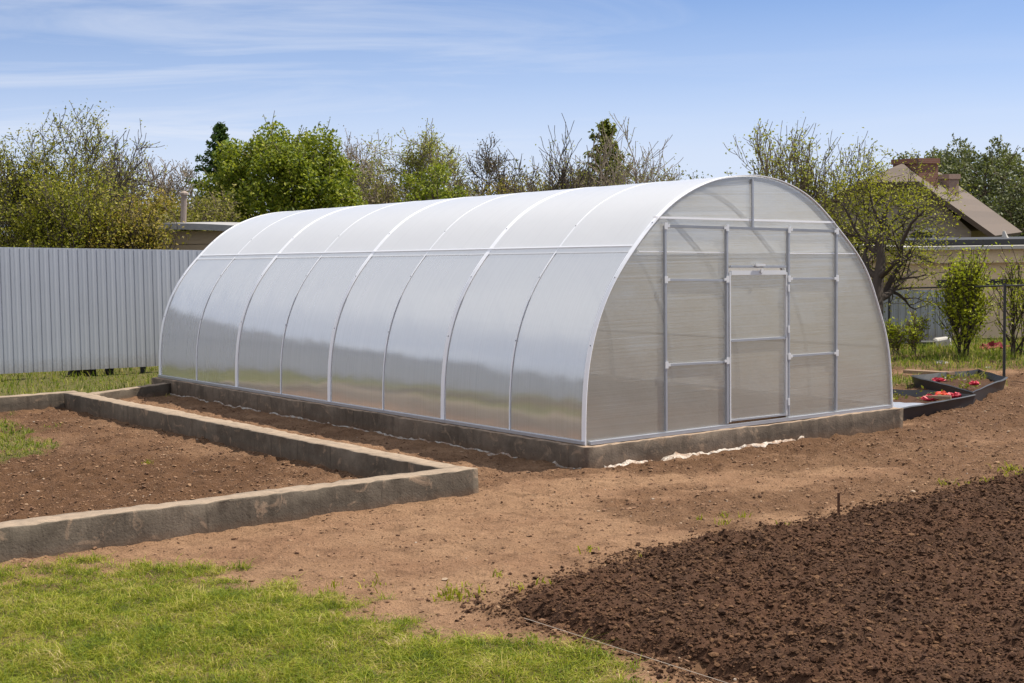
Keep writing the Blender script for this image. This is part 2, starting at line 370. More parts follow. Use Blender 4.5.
# ------------------------------------------------------------------ world, sun
SUN_AZ = (0.945, 0.327); SUN_EL = radians(55)
W = bpy.data.worlds.new('World'); SC.world = W; W.use_nodes = True
wt = W.node_tree; wt.nodes.clear()
class WN(NT):
    def __init__(s): s.t = wt
w = WN(); wo = wt.nodes.new('ShaderNodeOutputWorld'); bg = wt.nodes.new('ShaderNodeBackground')
tc = w.n('TexCoord').outputs['Generated']
mp = w.n('VectorMath', operation='MULTIPLY_ADD'); w.put(mp.inputs[0], tc); mp.inputs[1].default_value = (1, 1, 2.9); mp.inputs[2].default_value = (0, 0, .05)
nv = w.n('VectorMath', operation='NORMALIZE'); w.put(nv.inputs[0], mp.outputs[0])
sky = w.n('TexSky', sky_type='NISHITA'); sky.sun_disc = False; sky.sun_elevation = SUN_EL
sky.sun_rotation = atan2(SUN_AZ[0], SUN_AZ[1]); sky.air_density = 1.0; sky.dust_density = .25; sky.ozone_density = 3.5; sky.altitude = 200
w.put(sky.inputs[0], nv.outputs[0])
sp = w.n('SeparateXYZ', Vector=tc); zz = w.math('MAXIMUM', sp.outputs[2], .0)
den = w.math('ADD', zz, .045)
cx = w.math('DIVIDE', sp.outputs[0], den); cy = w.math('DIVIDE', sp.outputs[1], den)
cb = w.n('CombineXYZ'); w.put(cb.inputs[0], w.math('MULTIPLY_ADD', cy, .22, cx)); w.put(cb.inputs[1], cy)
mpc = w.n('Mapping', Vector=cb.outputs[0]); mpc.inputs['Scale'].default_value = (.42, .62, 1); mpc.inputs['Location'].default_value = (3.1, 1.7, 0); mpc.inputs['Rotation'].default_value = (0, 0, radians(-7))
c1 = w.noise(mpc.outputs[0], 1.0, 8, .6, .9)
mpd = w.n('Mapping', Vector=cb.outputs[0]); mpd.inputs['Scale'].default_value = (.07, .13, 1); mpd.inputs['Location'].default_value = (.4, 5.2, 0)
c2 = w.noise(mpd.outputs[0], 1.0, 3, .5)
azr = w.math('DIVIDE', sp.outputs[0], w.math('MAXIMUM', sp.outputs[1], .05))
cl = w.math('MULTIPLY', w.ramp(c1, [(.47, (0, 0, 0)), (.66, (1, 1, 1))]), w.ramp(w.math('ADD', w.math('MULTIPLY', azr, -.9), c2), [(.38, (.12, .12, .12)), (.72, (1, 1, 1))]))
base = w.mix(w.ramp(zz, [(0, (1, 1, 1)), (.045, (.86, .86, .86)), (.09, (.46, .46, .46)), (.16, (.05, .05, .05))]), w.mix(1.0, sky.outputs[0], (.80, .95, 1.08), 'MULTIPLY'), (4.7, 5.2, 6.2))
veil = w.math('MULTIPLY', w.ramp(zz, [(.16, (0, 0, 0)), (.45, (1, 1, 1))]), w.math('MULTIPLY_ADD', c2, .5, .35))
base = w.mix(veil, base, (7.0, 6.9, 6.7))            # unseen cloud veil overhead, added as neutral fill light
base = w.mix(w.math('MULTIPLY', w.ramp(w.math('MULTIPLY', azr, -.25), [(.11, (0, 0, 0)), (.4, (.75, .75, .75))]), w.ramp(zz, [(.1, (1, 1, 1)), (.3, (0, 0, 0))])), base, (4.6, 4.75, 5.1))  # unseen cloud bank at left, added to whiten the low sky the panels reflect
base = w.mix(w.math('MULTIPLY', w.ramp(w.math('MULTIPLY', azr, -.25), [(.15, (0, 0, 0)), (.4, (.6, .6, .6))]), w.ramp(zz, [(.12, (0, 0, 0)), (.35, (1, 1, 1))])), base, (7.2, 7.3, 7.6))      # upper part of the added left bank, brightens the upper side panels
skc = w.mix(w.math('MULTIPLY', cl, .45), base, (5.6, 5.8, 6.3))
w.put(bg.inputs[0], skc); bg.inputs[1].default_value = .098
wt.links.new(bg.outputs[0], wo.inputs[0])
sl = bpy.data.lights.new('sun', 'SUN'); sl.energy = 4.9; sl.angle = radians(.5); sl.color = (1, .925, .80)
so = bpy.data.objects.new('sun', sl); COL.objects.link(so); so.location = (20, 0, 30)
sd = Vector((SUN_AZ[0]*cos(SUN_EL), SUN_AZ[1]*cos(SUN_EL), sin(SUN_EL))); so.rotation_euler = sd.to_track_quat('Z', 'Y').to_euler()
SC.view_settings.view_transform = 'Standard'; SC.view_settings.look = 'None'; SC.view_settings.exposure = .64; SC.view_settings.gamma = 1
SC.render.engine = 'CYCLES'; SC.cycles.max_bounces = 8; SC.cycles.transparent_max_bounces = 16; SC.cycles.use_denoising = True

# ------------------------------------------------------------------ ground masks
LBX = np.array([-9, -4.2, -2.84, -2.02, -1.5, -1.08, -.4, .1, .5, 1.0, 2.0, 4.0]); LBY = np.array([8.6, 8.6, 8.52, 8.5, 8.1, 7.75, 7.2, 6.75, 6.3, 5.3, 4.4, 3.6])
def sm(x, a, b): t = np.clip((x-a)/(b-a), 0, 1); return t*t*(3-2*t)
def turf_mask(x, y):
    a, b = loc2(x, y)
    nz = fbm(x*1.6, y*1.6, 4, 2)-.5; nf = fbm(x*7, y*7, 3, 8)-.5
    lawn = sm(np.interp(x, LBX, LBY)-y+nz*1.1+nf*.9, -.1, .3)*(b < -.42)
    lawn = lawn*(.62+.38*sm(fbm(x*2.6, y*2.6, 4, 31), .35, .55))
    fl = sm(b-7.05+nz*.5, 0, .3)*(a < -.02+.0*b)*sm(fbm(x*1.8, y*1.8, 3, 4), .25, .45)
    flr = sm(b-7.9, 0, .3)
    lf = sm(-5.6-a+nz*.8, 0, .4)
    pa = sm(1-((x+5.1)/1.15)**2-((y-14.0)/1.5)**2+nz*2.6+nf*1.5, 0, .5)*(b < 6.6)*sm(-1.9-a, 0, .3)
    rg = sm(y-19.0+nz*1.4, 0, .7)*(x > 2)*(.35+.65*sm(fbm(x*.9, y*1.6, 3, 14), .42, .55))
    rg2 = sm(.38-np.abs(y-17.75+.1*(x-5)+nz*.5), 0, .25)*(x > 3.2)*(x < 5.6)*.9
    rr = sm(x-7.5+nz*2, 0, 1.5)*.7*(y < 18)
    return np.clip(np.maximum.reduce([lawn, fl, flr, lf*1.0, pa*.8, rg, rg2, rr*(a > 6)]), 0, 1)
TP = [gnd(500, 610)[:2], gnd(640, 558)[:2], gnd(838, 521)[:2], gnd(1024, 476)[:2], np.array([6.2, 13.0]), np.array([9, 11]), np.array([6, 3.4]), np.array([2.2, 4.4]), gnd(755, 690)[:2], gnd(600, 640)[:2]]
def poly_sd(x, y, P):                 # signed distance, positive inside
    d = np.full(x.shape, 1e9); ins = np.zeros(x.shape, bool); n = len(P)
    for i in range(n):
        ax, ay = P[i]; bx, by = P[(i+1) % n]; ex, ey = bx-ax, by-ay
        t = np.clip(((x-ax)*ex+(y-ay)*ey)/(ex*ex+ey*ey), 0, 1)
        d = np.minimum(d, np.hypot(x-ax-t*ex, y-ay-t*ey))
        c = ((ay > y) != (by > y)); with_ = (bx-ax)*(y-ay)/((by-ay) if by != ay else 1e-9)+ax
        ins ^= c & (x < with_)
    return np.where(ins, d, -d)
def loose_mask(x, y):
    a, b = loc2(x, y); nz = fbm(x*2.4, y*2.4, 4, 41)-.5
    bed = sm(-1.5-a, -.05, .1)*(b > -.35)*(b < 6.8)*(a > -5.7)*(.5+.5*sm(fbm(x*.8, y*.8, 3, 77)+.28*(-a-2.2)/3, .38, .62))
    front = sm(.62+nz*1.2-np.abs(b+.35), 0, .35)*(a > .0)*(a < 4.2)*.85
    gap = (a > -1.4)*(a < .1)*(b > -.2)*.45*sm(fbm(x*1.9, y*1.9, 3, 51), .35, .6)
    right = np.maximum(sm(a-3.6+nz, 0, .5)*(b < 6.5)*(b > -2.2)*.9*sm(fbm(x*1.1, y*1.1, 3, 52)+.18, .35, .6), .65*sm(fbm(x*1.3, y*2.0, 4, 57)-.42+.12*np.clip(a-1, 0, 2)*(b < 0), 0, .16)*(b > -2.6)*(a > -1.2)*(b < .1))
    ins = (a > 0)*(a < GW)*(b > 0)*(b < GL)*.6
    till = sm(poly_sd(x, y, TP)+.22+nz*.5, 0, .3)*.8
    return np.clip(np.maximum.reduce([bed, front, gap, right, ins, till]), 0, 1)
def ground_h(x, y):
    a, b = loc2(x, y)
    near = sm(26-y, 0, 6)*sm(x+10, 0, 2)*sm(11-x, 0, 2)*sm(y-3, 0, 1)
    l = loose_mask(x, y)
    h = (fbm(x*.7, y*.7, 3, 61)-.5)*.035+(fbm(x*4, y*4, 4, 62)-.5)*.02
    h = h+(fbm(x*9, y*9, 3, 63)-.5)*(.03+.05*l)+(fbm(x*19, y*19, 2, 65)-.5)*(.02+.025*l)
    h = h+turf_mask(x, y)*.01
    wall = np.minimum(sm(np.abs(b+.04), .1, .5), 1)
    nearpl = ((a > -.5) & (a < GW+.5) & (b > -.35) & (b < GL+.3))
    h = h-np.where(nearpl, .008, 0)
    return h*near
def axis(segs):
    out = [segs[0][0]]
    for (lo, hi, st_) in segs:
        n = max(1, int(round((hi-lo)/st_))); out += list(np.linspace(lo, hi, n+1)[1:])
    return np.array(out)
gx = axis([(-1200, -200, 250), (-200, -40, 20), (-40, -12, 3), (-12, -7, .25), (-7, 7, .034), (7, 12, .25), (12, 40, 3), (40, 200, 20), (200, 1200, 250)])
gy = axis([(-300, -40, 40), (-40, 2, 4), (2, 5, .3), (5, 13, .032), (13, 25, .07), (25, 40, 1.5), (40, 200, 20), (200, 1500, 260)])
X, Y = np.meshgrid(gx, gy); Z = ground_h(X, Y)
def grid_faces(ny, nx):
    i = np.arange(ny*nx).reshape(ny, nx)
    return np.stack([i[:-1, :-1], i[:-1, 1:], i[1:, 1:], i[1:, :-1]], -1).reshape(-1, 4)
fq = grid_faces(*X.shape)
go = np_mesh('ground', np.stack([X, Y, Z], -1).reshape(-1, 3), fq.ravel(), np.full(len(fq), 4), [M['ground']], smooth=True)
for nm, arr in (('turf', turf_mask(X, Y)), ('loose', loose_mask(X, Y))):
    at_ = go.data.attributes.new(nm, 'FLOAT', 'POINT'); at_.data.foreach_set('value', arr.astype(np.float32).ravel())
tag(go, kind='structure')

# tilled bed, front right: coarse lumpy earth that dips under the ground at its ragged rim
def tilled_h(x, y):
    d = poly_sd(x, y, TP)+(fbm(x*3, y*3, 3, 71)-.5)*.22
    r = sm(d, -.12, .14)
    l = fbm(x*3.2, y*3.2, 3, 72)*.05+(fbm(x*8, y*8, 3, 73)-.5)*.06+(fbm(x*21, y*21, 3, 74)-.5)*.055+.02
    return -.06+r*(.075+l)
tx = axis([(-.6, 4.4, .0105), (4.4, 9, .06)]); ty = axis([(3.4, 5.2, .06), (5.2, 11.6, .0125), (11.6, 13.4, .05)])
X, Y = np.meshgrid(tx, ty); Z = tilled_h(X, Y)
sd_ = poly_sd(X, Y, TP); fq = grid_faces(*X.shape); keep = sd_.ravel()[fq].max(1) > -.3
fq = fq[keep]; us, inv = np.unique(fq.ravel(), return_inverse=True)
V = np.stack([X, Y, Z], -1).reshape(-1, 3)[us]
to = np_mesh('tilled_soil', V, inv, np.full(len(fq), 4), [M['tilled']], smooth=True); tag(to, kind='structure')

# lumps scattered on the soil
ICO_V = []; 
_p = (1+sqrt(5))/2
ICO_V = np.array([(-1, _p, 0), (1, _p, 0), (-1, -_p, 0), (1, -_p, 0), (0, -1, _p), (0, 1, _p), (0, -1, -_p), (0, 1, -_p), (_p, 0, -1), (_p, 0, 1), (-_p, 0, -1), (-_p, 0, 1)])/sqrt(1+_p*_p)
ICO_F = np.array([(0, 11, 5), (0, 5, 1), (0, 1, 7), (0, 7, 10), (0, 10, 11), (1, 5, 9), (5, 11, 4), (11, 10, 2), (10, 7, 6), (7, 1, 8), (3, 9, 4), (3, 4, 2), (3, 2, 6), (3, 6, 8), (3, 8, 9), (4, 9, 5), (2, 4, 11), (6, 2, 10), (8, 6, 7), (9, 8, 1)])
def lumps(name, P, S, mat, flat=.6, label=None):
    n = len(P); J = 1+RNG.uniform(-.5, .5, (n, 12, 1)); V = ICO_V[None]*J
    ang = RNG.uniform(0, 2*pi, n); c, s = np.cos(ang), np.sin(ang)
    st1 = RNG.uniform(.7, 1.45, n)
    x = V[..., 0]*st1[:, None]; y = V[..., 1]; z = V[..., 2]*flat
    V = np.stack([x*c[:, None]-y*s[:, None], x*s[:, None]+y*c[:, None], z], -1)*S[:, None, None]+P[:, None, :]
    Fc = (ICO_F[None]+(np.arange(n)*12)[:, None, None]).reshape(-1, 3)
    o = np_mesh(name, V.reshape(-1, 3), Fc.ravel(), np.full(len(Fc), 3), [mat], smooth=False)
    tag(o, label, None, kind='stuff'); return o
n = 190000; px = RNG.uniform(-.3, 5.2, n); py = 5.0+7.6*RNG.random(n)**1.15
s_ = poly_sd(px, py, TP); k = s_ > -.08-.2*RNG.random(n)**3*1.2; px, py = px[k], py[k]
S = .0026+.0042*RNG.random(len(px))+.011*RNG.random(len(px))**9
zz_ = np.maximum(tilled_h(px, py), ground_h(px, py))
lumps('soil_clods', np.stack([px, py, zz_+S*.3], -1), S, M['clod'], .65, 'dark brown clods of freshly dug earth in the tilled plot')
n = 130000; px = RNG.uniform(-6, 6.5, n); py = 5.6+13.4*RNG.random(n)**1.2
pw = .22+.9*loose_mask(px, py); a_, b_ = loc2(px, py)
k = (RNG.random(n) < pw)*(turf_mask(px, py) < .5)*(poly_sd(px, py, TP) < .05)*~((a_ > -.2)*(a_ < GW+.2)*(b_ > -.2)*(b_ < GL+.2)); px, py = px[k], py[k]
S = .003+.0035*RNG.random(len(px))+.011*RNG.random(len(px))**9
lumps('dirt_crumbs', np.stack([px, py, ground_h(px, py)+S*.2], -1), S, M['crumb'], .6, 'dry brown soil crumbs and small pale stones on the dirt')

# ------------------------------------------------------------------ grass
def blades(name, P, H, Wd, mat, label, lean=.7):
    n = len(P); ang = RNG.uniform(0, 2*pi, n); la = RNG.uniform(0, 2*pi, n); L = RNG.uniform(.1, lean, n)*H*1.3
    dx, dy = np.cos(ang)*Wd/2, np.sin(ang)*Wd/2; lx, ly = np.cos(la)*L, np.sin(la)*L
    z0 = P[:, 2]-.004
    def row(t, wv, bend, hz): return (np.stack([P[:, 0]+lx*bend-dx*wv, P[:, 1]+ly*bend-dy*wv, z0+H*hz], -1), np.stack([P[:, 0]+lx*bend+dx*wv, P[:, 1]+ly*bend+dy*wv, z0+H*hz], -1))
    a, b = row(0, 1, 0, 0); c, d = row(0, .8, .3, .55)
    tip = np.stack([P[:, 0]+lx, P[:, 1]+ly, z0+H*(.93-.25*np.minimum(L/H, 1))], -1)
    V = np.stack([a, b, d, c, tip], 1).reshape(-1, 3); o = np.arange(n)*5
    q = np.stack([o, o+1, o+2, o+3], -1); t = np.stack([o+3, o+2, o+4], -1)
    fl = np.concatenate([q, t], 1).ravel(); sz = np.tile([4, 3], n)
    ob = np_mesh(name, V, fl, sz, [mat]); return tag(ob, label, kind='stuff')
def scatter(n, x0, x1, y0, y1, thr=0.0):
    x = RNG.uniform(x0, x1, n); y = RNG.uniform(y0, y1, n); m = turf_mask(x, y); k = RNG.random(n) < np.clip((m-thr)*1.4, 0, 1)**1.3
    x, y = x[k], y[k]; return np.stack([x, y, ground_h(x, y)], -1)
P = scatter(260000, -3.3, 1.3, 5.0, 9.0)
cl_ = fbm(P[:, 0]*3.3, P[:, 1]*3.3, 3, 91)
blades('grass', P, (.014+.05*RNG.random(len(P))**1.6)*(.4+1.2*cl_), .0022+.003*RNG.random(len(P)), M['grass'], 'short green and straw-coloured lawn in the front left', 2.2)
P = scatter(44000, -13, 2.5, 14, 24)
a_, b_ = loc2(P[:, 0], P[:, 1]); P = P[~((a_ > -.1)*(a_ < GW+.1)*(b_ > -.1)*(b_ < GL+.15)) & ~((b_ < 7.05) & (b_ > 6.6) & (a_ < .1))]
blades('grass', P, (.03+.12*RNG.random(len(P))**2)*(.3+1.3*fbm(P[:, 0]*1.7, P[:, 1]*1.7, 3, 19)), .006+.007*RNG.random(len(P)), M['rough'], 'rough green grass growing in front of the grey fence', .9)
P = scatter(60000, 3.0, 10, 15, 24)
blades('grass', P, .03+.14*RNG.random(len(P))**2, .006+.007*RNG.random(len(P)), M['rough'], 'bright green grass on the right below the shrubs', .8)
P = scatter(26000, -7, -3.5, 12, 16)
blades('grass', P, .02+.05*RNG.random(len(P))**2, .005+.005*RNG.random(len(P)), M['rough'], 'thin patches of grass growing on the soil inside the concrete border', 1.2)
# weeds dotted over the dirt and along the kerb
TU = []
for (qx, qy, k, r) in [(455, 601, 60, .05), (447, 596, 30, .03), (497, 577, 16, .02), (545, 585, 10, .02), (590, 552, 14, .03), (725, 519, 18, .02), (742, 519, 16, .02), (722, 524, 14, .02), (700, 520, 10, .02), (783, 529, 14, .02), (640, 562, 8, .02), (460, 590, 20, .06), (480, 598, 14, .04), (520, 590, 9, .03),
                       (370, 587, 24, .05), (148, 466, 26, .02), (1010, 470, 70, .06), (1020, 478, 40, .05), (968, 487, 30, .03), (945, 484, 20, .03), (985, 482, 16, .02), (32, 396, 90, .09), (50, 397, 50, .07), (285, 590, 20, .05), (330, 590, 16, .05)]:
    g = gnd(qx, qy)
    for _ in range(k):
        TU.append((g[0]+random.gauss(0, r), g[1]+random.gauss(0, r*1.2)))
TU = np.array(TU); P = np.stack([TU[:, 0], TU[:, 1], np.maximum(ground_h(TU[:, 0], TU[:, 1]), 0)], -1)
blades('weeds', P, .015+.05*RNG.random(len(P)), .005+.005*RNG.random(len(P)), LEAF['yellow'], 'small green weeds dotted over the bare dirt', 1.0)

# ------------------------------------------------------------------ greenhouse
FA = np.array([(0, .165), (.004, .38), (.018, .6), (.07, .9), (.23, 1.29), (.54, 1.685), (.96, 2.035), (1.23, 2.155), (1.50, 2.222), (1.82, 2.245), (2.16, 2.205), (2.48, 2.09), (2.91, 1.775), (3.25, 1.435), (3.43, 1.08), (3.545, .79), (3.607, .38), (3.62, .165)])
def spline(P, n):
    d = np.concatenate([[0], np.cumsum(np.hypot(*np.diff(P, axis=0).T))]); m = np.gradient(P, d, axis=0); s = np.linspace(0, d[-1], n)
    i = np.clip(np.searchsorted(d, s, 'right')-1, 0, len(P)-2); h = (d[i+1]-d[i]); t = ((s-d[i])/h)[:, None]; h = h[:, None]
    return (2*t**3-3*t**2+1)*P[i]+(t**3-2*t**2+t)*h*m[i]+(-2*t**3+3*t**2)*P[i+1]+(t**3-t**2)*h*m[i+1]
NA = 97; AR = spline(FA, NA)
for _ in range(3): AR[1:-1] = .25*AR[:-2]+.5*AR[1:-1]+.25*AR[2:]
AN = np.gradient(AR, axis=0); AN = np.stack([-AN[:, 1], AN[:, 0]], -1); AN /= np.linalg.norm(AN, axis=1)[:, None]   # outward in the section plane
SAG = .085
def zb(z, b): return HB+(z-HB)*(1-SAG*b/GL)
def A(i, b, off=0.0):
    p = AR[i]+AN[i]*off; return G(p[0], b, zb(p[1], b))
def zs(a, z): return z+SK*(z-HB)*a
iL = int(np.argmin(np.abs(AR[:, 1]-1.665)+(AR[:, 0] > 1.8)*9)); iR = int(np.argmin(np.abs(AR[:, 1]-1.60)+(AR[:, 0] < 1.8)*9))
NF = np.array([st, -ct, 0.0])          # outward normal of the door end
NLs = np.array([-ct, -st, 0.0])
gh = empty('greenhouse', G(GW/2, GL/2, HB), 'long arched greenhouse of milky polycarbonate standing on a concrete plinth', 'greenhouse')
def panel(name, i0, i1, b0, b1, mat, off=0.0):
    mb = MB(); nb = 3; uv = []
    idx = list(range(i0, i1+1))
    for i in idx:
        for k in range(nb):
            b = b0+(b1-b0)*k/(nb-1); mb.v.append(tuple(A(i, b, off))); uv.append((b, i*.06))
    for r in range(len(idx)-1):
        for k in range(nb-1):
            q = r*nb+k; mb.f.append((q, q+nb, q+nb+1, q+1))
    return mb.build(name, mat, gh, smooth=True, uvs=uv)
BR = [GL*k/4 for k in range(5)]
for k in range(4):
    b0, b1 = BR[k]+.012, BR[k+1]-.012
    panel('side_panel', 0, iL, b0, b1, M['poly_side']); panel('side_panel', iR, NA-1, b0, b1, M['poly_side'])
    panel('roof_panel', iL-1, iR+1, b0, b1, M['poly_roof'], .006)
def arch_band(b, w, t, off):
    mb = MB(); mb.sweep(range(NA), lambda i: [A(i, b-w/2, off), A(i, b+w/2, off), A(i, b+w/2, off+t), A(i, b-w/2, off+t)]); return mb
for k, b in enumerate(BR):
    ww = .052 if 0 < k < 4 else .05
    bb = b+(.012 if k == 0 else -.012 if k == 4 else 0)
    arch_band(bb, ww, .006, .003).build('arch_strip', M['strip'], gh, smooth=False)
    mb = MB(); mb.sweep(range(NA), lambda i: [A(i, b-.016 if k else b+.03, -.034), A(i, b+.016 if k else b+.06, -.034), A(i, b+.016 if k else b+.06, -.004), A(i, b-.016 if k else b+.03, -.004)])
    mb.build('arch_tube', M['bracket'], gh)
for k in range(4):
    b = (BR[k]+BR[k+1])/2
    arch_band(b, .012, .005, .003).build('arch_rib', M['strip'], gh)
    mb = MB(); mb.sweep(range(NA), lambda i: [A(i, b-.012, -.034), A(i, b+.012, -.034), A(i, b+.012, -.004), A(i, b-.012, -.004)]); mb.build('arch_tube', M['bracket'], gh)
for k in range(9):
    b = GL*k/8
    for i in (12, 21, 30):
        mb = MB(); o = .0095 if k % 2 == 0 else .0085
        bb = b+(.012 if k == 0 else -.012 if k == 8 else 0)
        mb.tube([A(i, bb, o-.003), A(i, bb, o+.003)], .0052, 8); mb.build('screw', M['screw'], gh)
def rail(name, i, off, w, t, mat):
    mb = MB(); p0, p1 = A(i, .045, off), A(i, GL-.045, off); nn = AN[i]; n3 = np.array([nn[0]*ct, nn[0]*st, nn[1]])
    mb.bar(p0, p1, w, t, n3); return mb.build(name, mat, gh)
rail('purlin', iL, .011, .013, .006, M['strip']); rail('purlin', iR, .011, .013, .006, M['strip'])
rail('purlin', (iL+iR)//2, -.05, .03, .03, M['galv'])
rail('purlin', iL, -.05, .025, .025, M['galv']); rail('purlin', iR, -.05, .025, .025, M['galv'])
rail('purlin', 9, -.05, .02, .02, M['galv']); rail('purlin', NA-10, -.05, .02, .02, M['galv'])
for a, sgn in ((0.0, -1), (GW, 1)):     # metal rails along the foot
    mb = MB(); mb.bar(G(a+sgn*.012, -.0, HB+.018), G(a+sgn*.012, GL, HB+.014), .024, .03, NLs*(-sgn)); mb.build('base_rail', M['galv'], gh)
mb = MB(); mb.bar(G(.03, -.018, HB+.015), G(GW-.03, -.018, HB+.015), .027, .03, NF); mb.build('base_rail', M['galv'], gh)
mb = MB(); mb.bar(G(.03, GL+.018, HB+.02), G(GW-.03, GL+.018, HB+.02), .036, .03, NF); mb.build('base_rail', M['galv'], gh)
# end walls
def top_z(a): return float(np.interp(a, AR[:, 0], AR[:, 1]))
def end_poly(mb, uv, a0, a1, zlo, zhi, b):
    aa = [a0]+[float(p) for p in AR[:, 0] if a0+.004 < p < a1-.004]+[a1]
    for u, v in zip(aa[:-1], aa[1:]):
        def zz1(a):
            t = top_z(a)-.004; return t if zhi is None else min(t, zs(a, zhi))
        def zl1(a): return zlo if zlo == HB else zs(a, zlo)
        rows = 6; n0 = len(mb.v)
        for r in range(rows+1):
            for a in (u, v):
                z = zl1(a)+(max(zz1(a), zl1(a)+.002)-zl1(a))*r/rows; mb.v.append(tuple(G(a, b, zb(z, b)))); uv.append((z, a))
        for r in range(rows): q = n0+r*2; mb.f.append((q, q+1, q+3, q+2))
ZV = 1.528; ZD = 1.492
mb = MB(); uv = []
end_poly(mb, uv, 0.006, A2, HB, None, 0); end_poly(mb, uv, A3, GW-.006, HB, None, 0); end_poly(mb, uv, A2, A3, ZT, None, 0)
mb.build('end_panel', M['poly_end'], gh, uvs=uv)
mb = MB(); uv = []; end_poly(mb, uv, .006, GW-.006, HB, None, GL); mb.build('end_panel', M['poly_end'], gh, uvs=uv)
FB = -.012
def fbar(parent, name, p, q, w=.026, t=.022, mat='galv', b=FB):
    m_ = MB(); m_.bar(G(p[0], b, zs(*p)), G(q[0], b, zs(*q)), w, t, NF); return m_.build(name, M[mat], parent)
fbar(gh, 'upright', (A1, HB+.04), (A1, ZT), .019); fbar(gh, 'upright', (A4, HB+.04), (A4, ZT), .019)
fbar(gh, 'upright', (A2-.016, HB+.04), (A2-.016, ZT), .019, .026); fbar(gh, 'upright', (A3+.016, HB+.04), (A3+.016, ZT), .019, .026)
fbar(gh, 'crossbar', (A1+.013, ZT+.0), (A2-.033, ZT), .022, .02, 'galvdark'); fbar(gh, 'crossbar', (A2, ZT+.0), (A3, ZT), .022, .02, 'galvdark'); fbar(gh, 'crossbar', (A3+.033, ZT), (A4-.013, ZT), .022, .02, 'galvdark')
for z in (ZM, ZL):
    fbar(gh, 'crossbar', (A1+.014, z), (A2-.027, z-.01), .017, .02); fbar(gh, 'crossbar', (A3+.027, z), (A4-.012, z), .017, .02)
ac = GW/2+.01
fbar(gh, 'upright', (ac, ZT+.012), (ac, top_z(ac)+.052), .018, .014)
fbar(gh, 'sheet_seam', (.72, 1.935), (GW-.78, 1.95), .016, .006, 'strip', -.006)
fbar(gh, 'sheet_seam', (.56, 1.66), (A2-.04, 1.66), .006, .004, 'strip', -.005); fbar(gh, 'sheet_seam', (A3+.04, 1.66), (GW-.5, 1.665), .007, .004, 'strip', -.005)
JT = [(A1, ZT), (A2-.016, ZT), (A3+.016, ZT), (A4, ZT)]+[(a, z) for z in (ZM, ZL) for a in (A1, A2-.016, A3+.016, A4)]
for a, z in JT:
    mb = MB(); mb.box((a-.016, -.03, zs(a, z)-.027), (a+.016, -.024, zs(a, z)+.027), G)
    d = -1 if a in (A4, A2-.016) else 1
    mb.box((a+d*.016, -.03, zs(a, z)-.011), (a+d*.04, -.025, zs(a, z)+.011), G); mb.build('bracket', M['bracket'], gh)
# door and hatch above it
door = MB(); uv = []; end_poly(door, uv, A2+.004, A3-.004, HB+.05, ZD-.01, -.004)
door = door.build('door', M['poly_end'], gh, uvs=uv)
for p, q in (((A2+.014, HB+.05), (A2+.014, ZD)), ((A3-.014, HB+.05), (A3-.014, ZD))): fbar(door, 'door_stile', p, q, .013, .02, 'bracket', -.016)
fbar(door, 'door_rail', (A2+.026, ZD-.004), (A3-.026, ZD-.002), .036, .022, 'bracket', -.017); fbar(door, 'door_rail', (A2+.026, .91), (A3-.026, .91), .018, .02, 'galv', -.016); fbar(door, 'door_rail', (A2+.026, HB+.062), (A3-.026, HB+.058), .014, .02, 'galv', -.016)
mb = MB(); mb.box((A2+.36, -.042, zs(A2, ZD)-.012), (A2+.39, -.03, zs(A2, ZD)+.016), G); mb.build('latch', M['bracket'], door)
for z in (.33, .95, 1.3):
    mb = MB(); mb.box((A3-.006, -.036, z-.03), (A3+.012, -.028, z+.03), G); mb.build('hinge', M['bracket'], door)
hatch = MB(); uv = []; end_poly(hatch, uv, A2+.004, A3-.004, ZV, ZT-.012, -.004); hatch = hatch.build('vent_hatch', M['poly_end'], gh, uvs=uv)
fbar(hatch, 'hatch_rail', (A2+.02, ZV+.014), (A3-.02, ZV+.014), .018, .02, 'galv', -.016)
mb = MB(); mb.box((A2+.3, -.045, zs(1.9, ZV)+.016), (A2+.41, -.028, zs(1.9, ZV)+.036), G); mb.build('hatch_latch', M['bracket'], hatch)

# concrete plinth (a ring of four walls with mitred corners)
def ring(a0, a1, b0, b1, wd, z0, z1):
    mb = MB(); o = [(a0, b0), (a1, b0), (a1, b1), (a0, b1)]; i_ = [(a0+wd, b0+wd), (a1-wd, b0+wd), (a1-wd, b1-wd), (a0+wd, b1-wd)]
    vs = [G(*p, z0) for p in o]+[G(*p, z1) for p in o]+[G(*p, z0) for p in i_]+[G(*p, z1) for p in i_]; fs = []
    for k in range(4):
        j = (k+1) % 4; fs += [(k, j, j+4, k+4), (8+j, 8+k, 12+k, 12+j), (k+4, j+4, 12+j, 12+k)]
    mb.add(vs, fs); return mb
def roughen(o, n, amp, seed, width=.012):
    bm_ = o.modifiers.new('edge', 'BEVEL'); bm_.width = width; bm_.segments = 2; bm_.limit_method = 'ANGLE'
    s = o.modifiers.new('sub', 'SUBSURF'); s.subdivision_type = 'SIMPLE'; s.levels = n; s.render_levels = n
    tx_ = bpy.data.textures.new('rough'+str(seed), 'CLOUDS'); tx_.noise_scale = .07; tx_.noise_depth = 3
    d = o.modifiers.new('disp', 'DISPLACE'); d.texture = tx_; d.strength = amp; d.mid_level = .5; d.texture_coords = 'LOCAL'
def subdiv_wall(mb, segs):   # straight wall from list of (a0,b0,a1,b1,...)
    pass
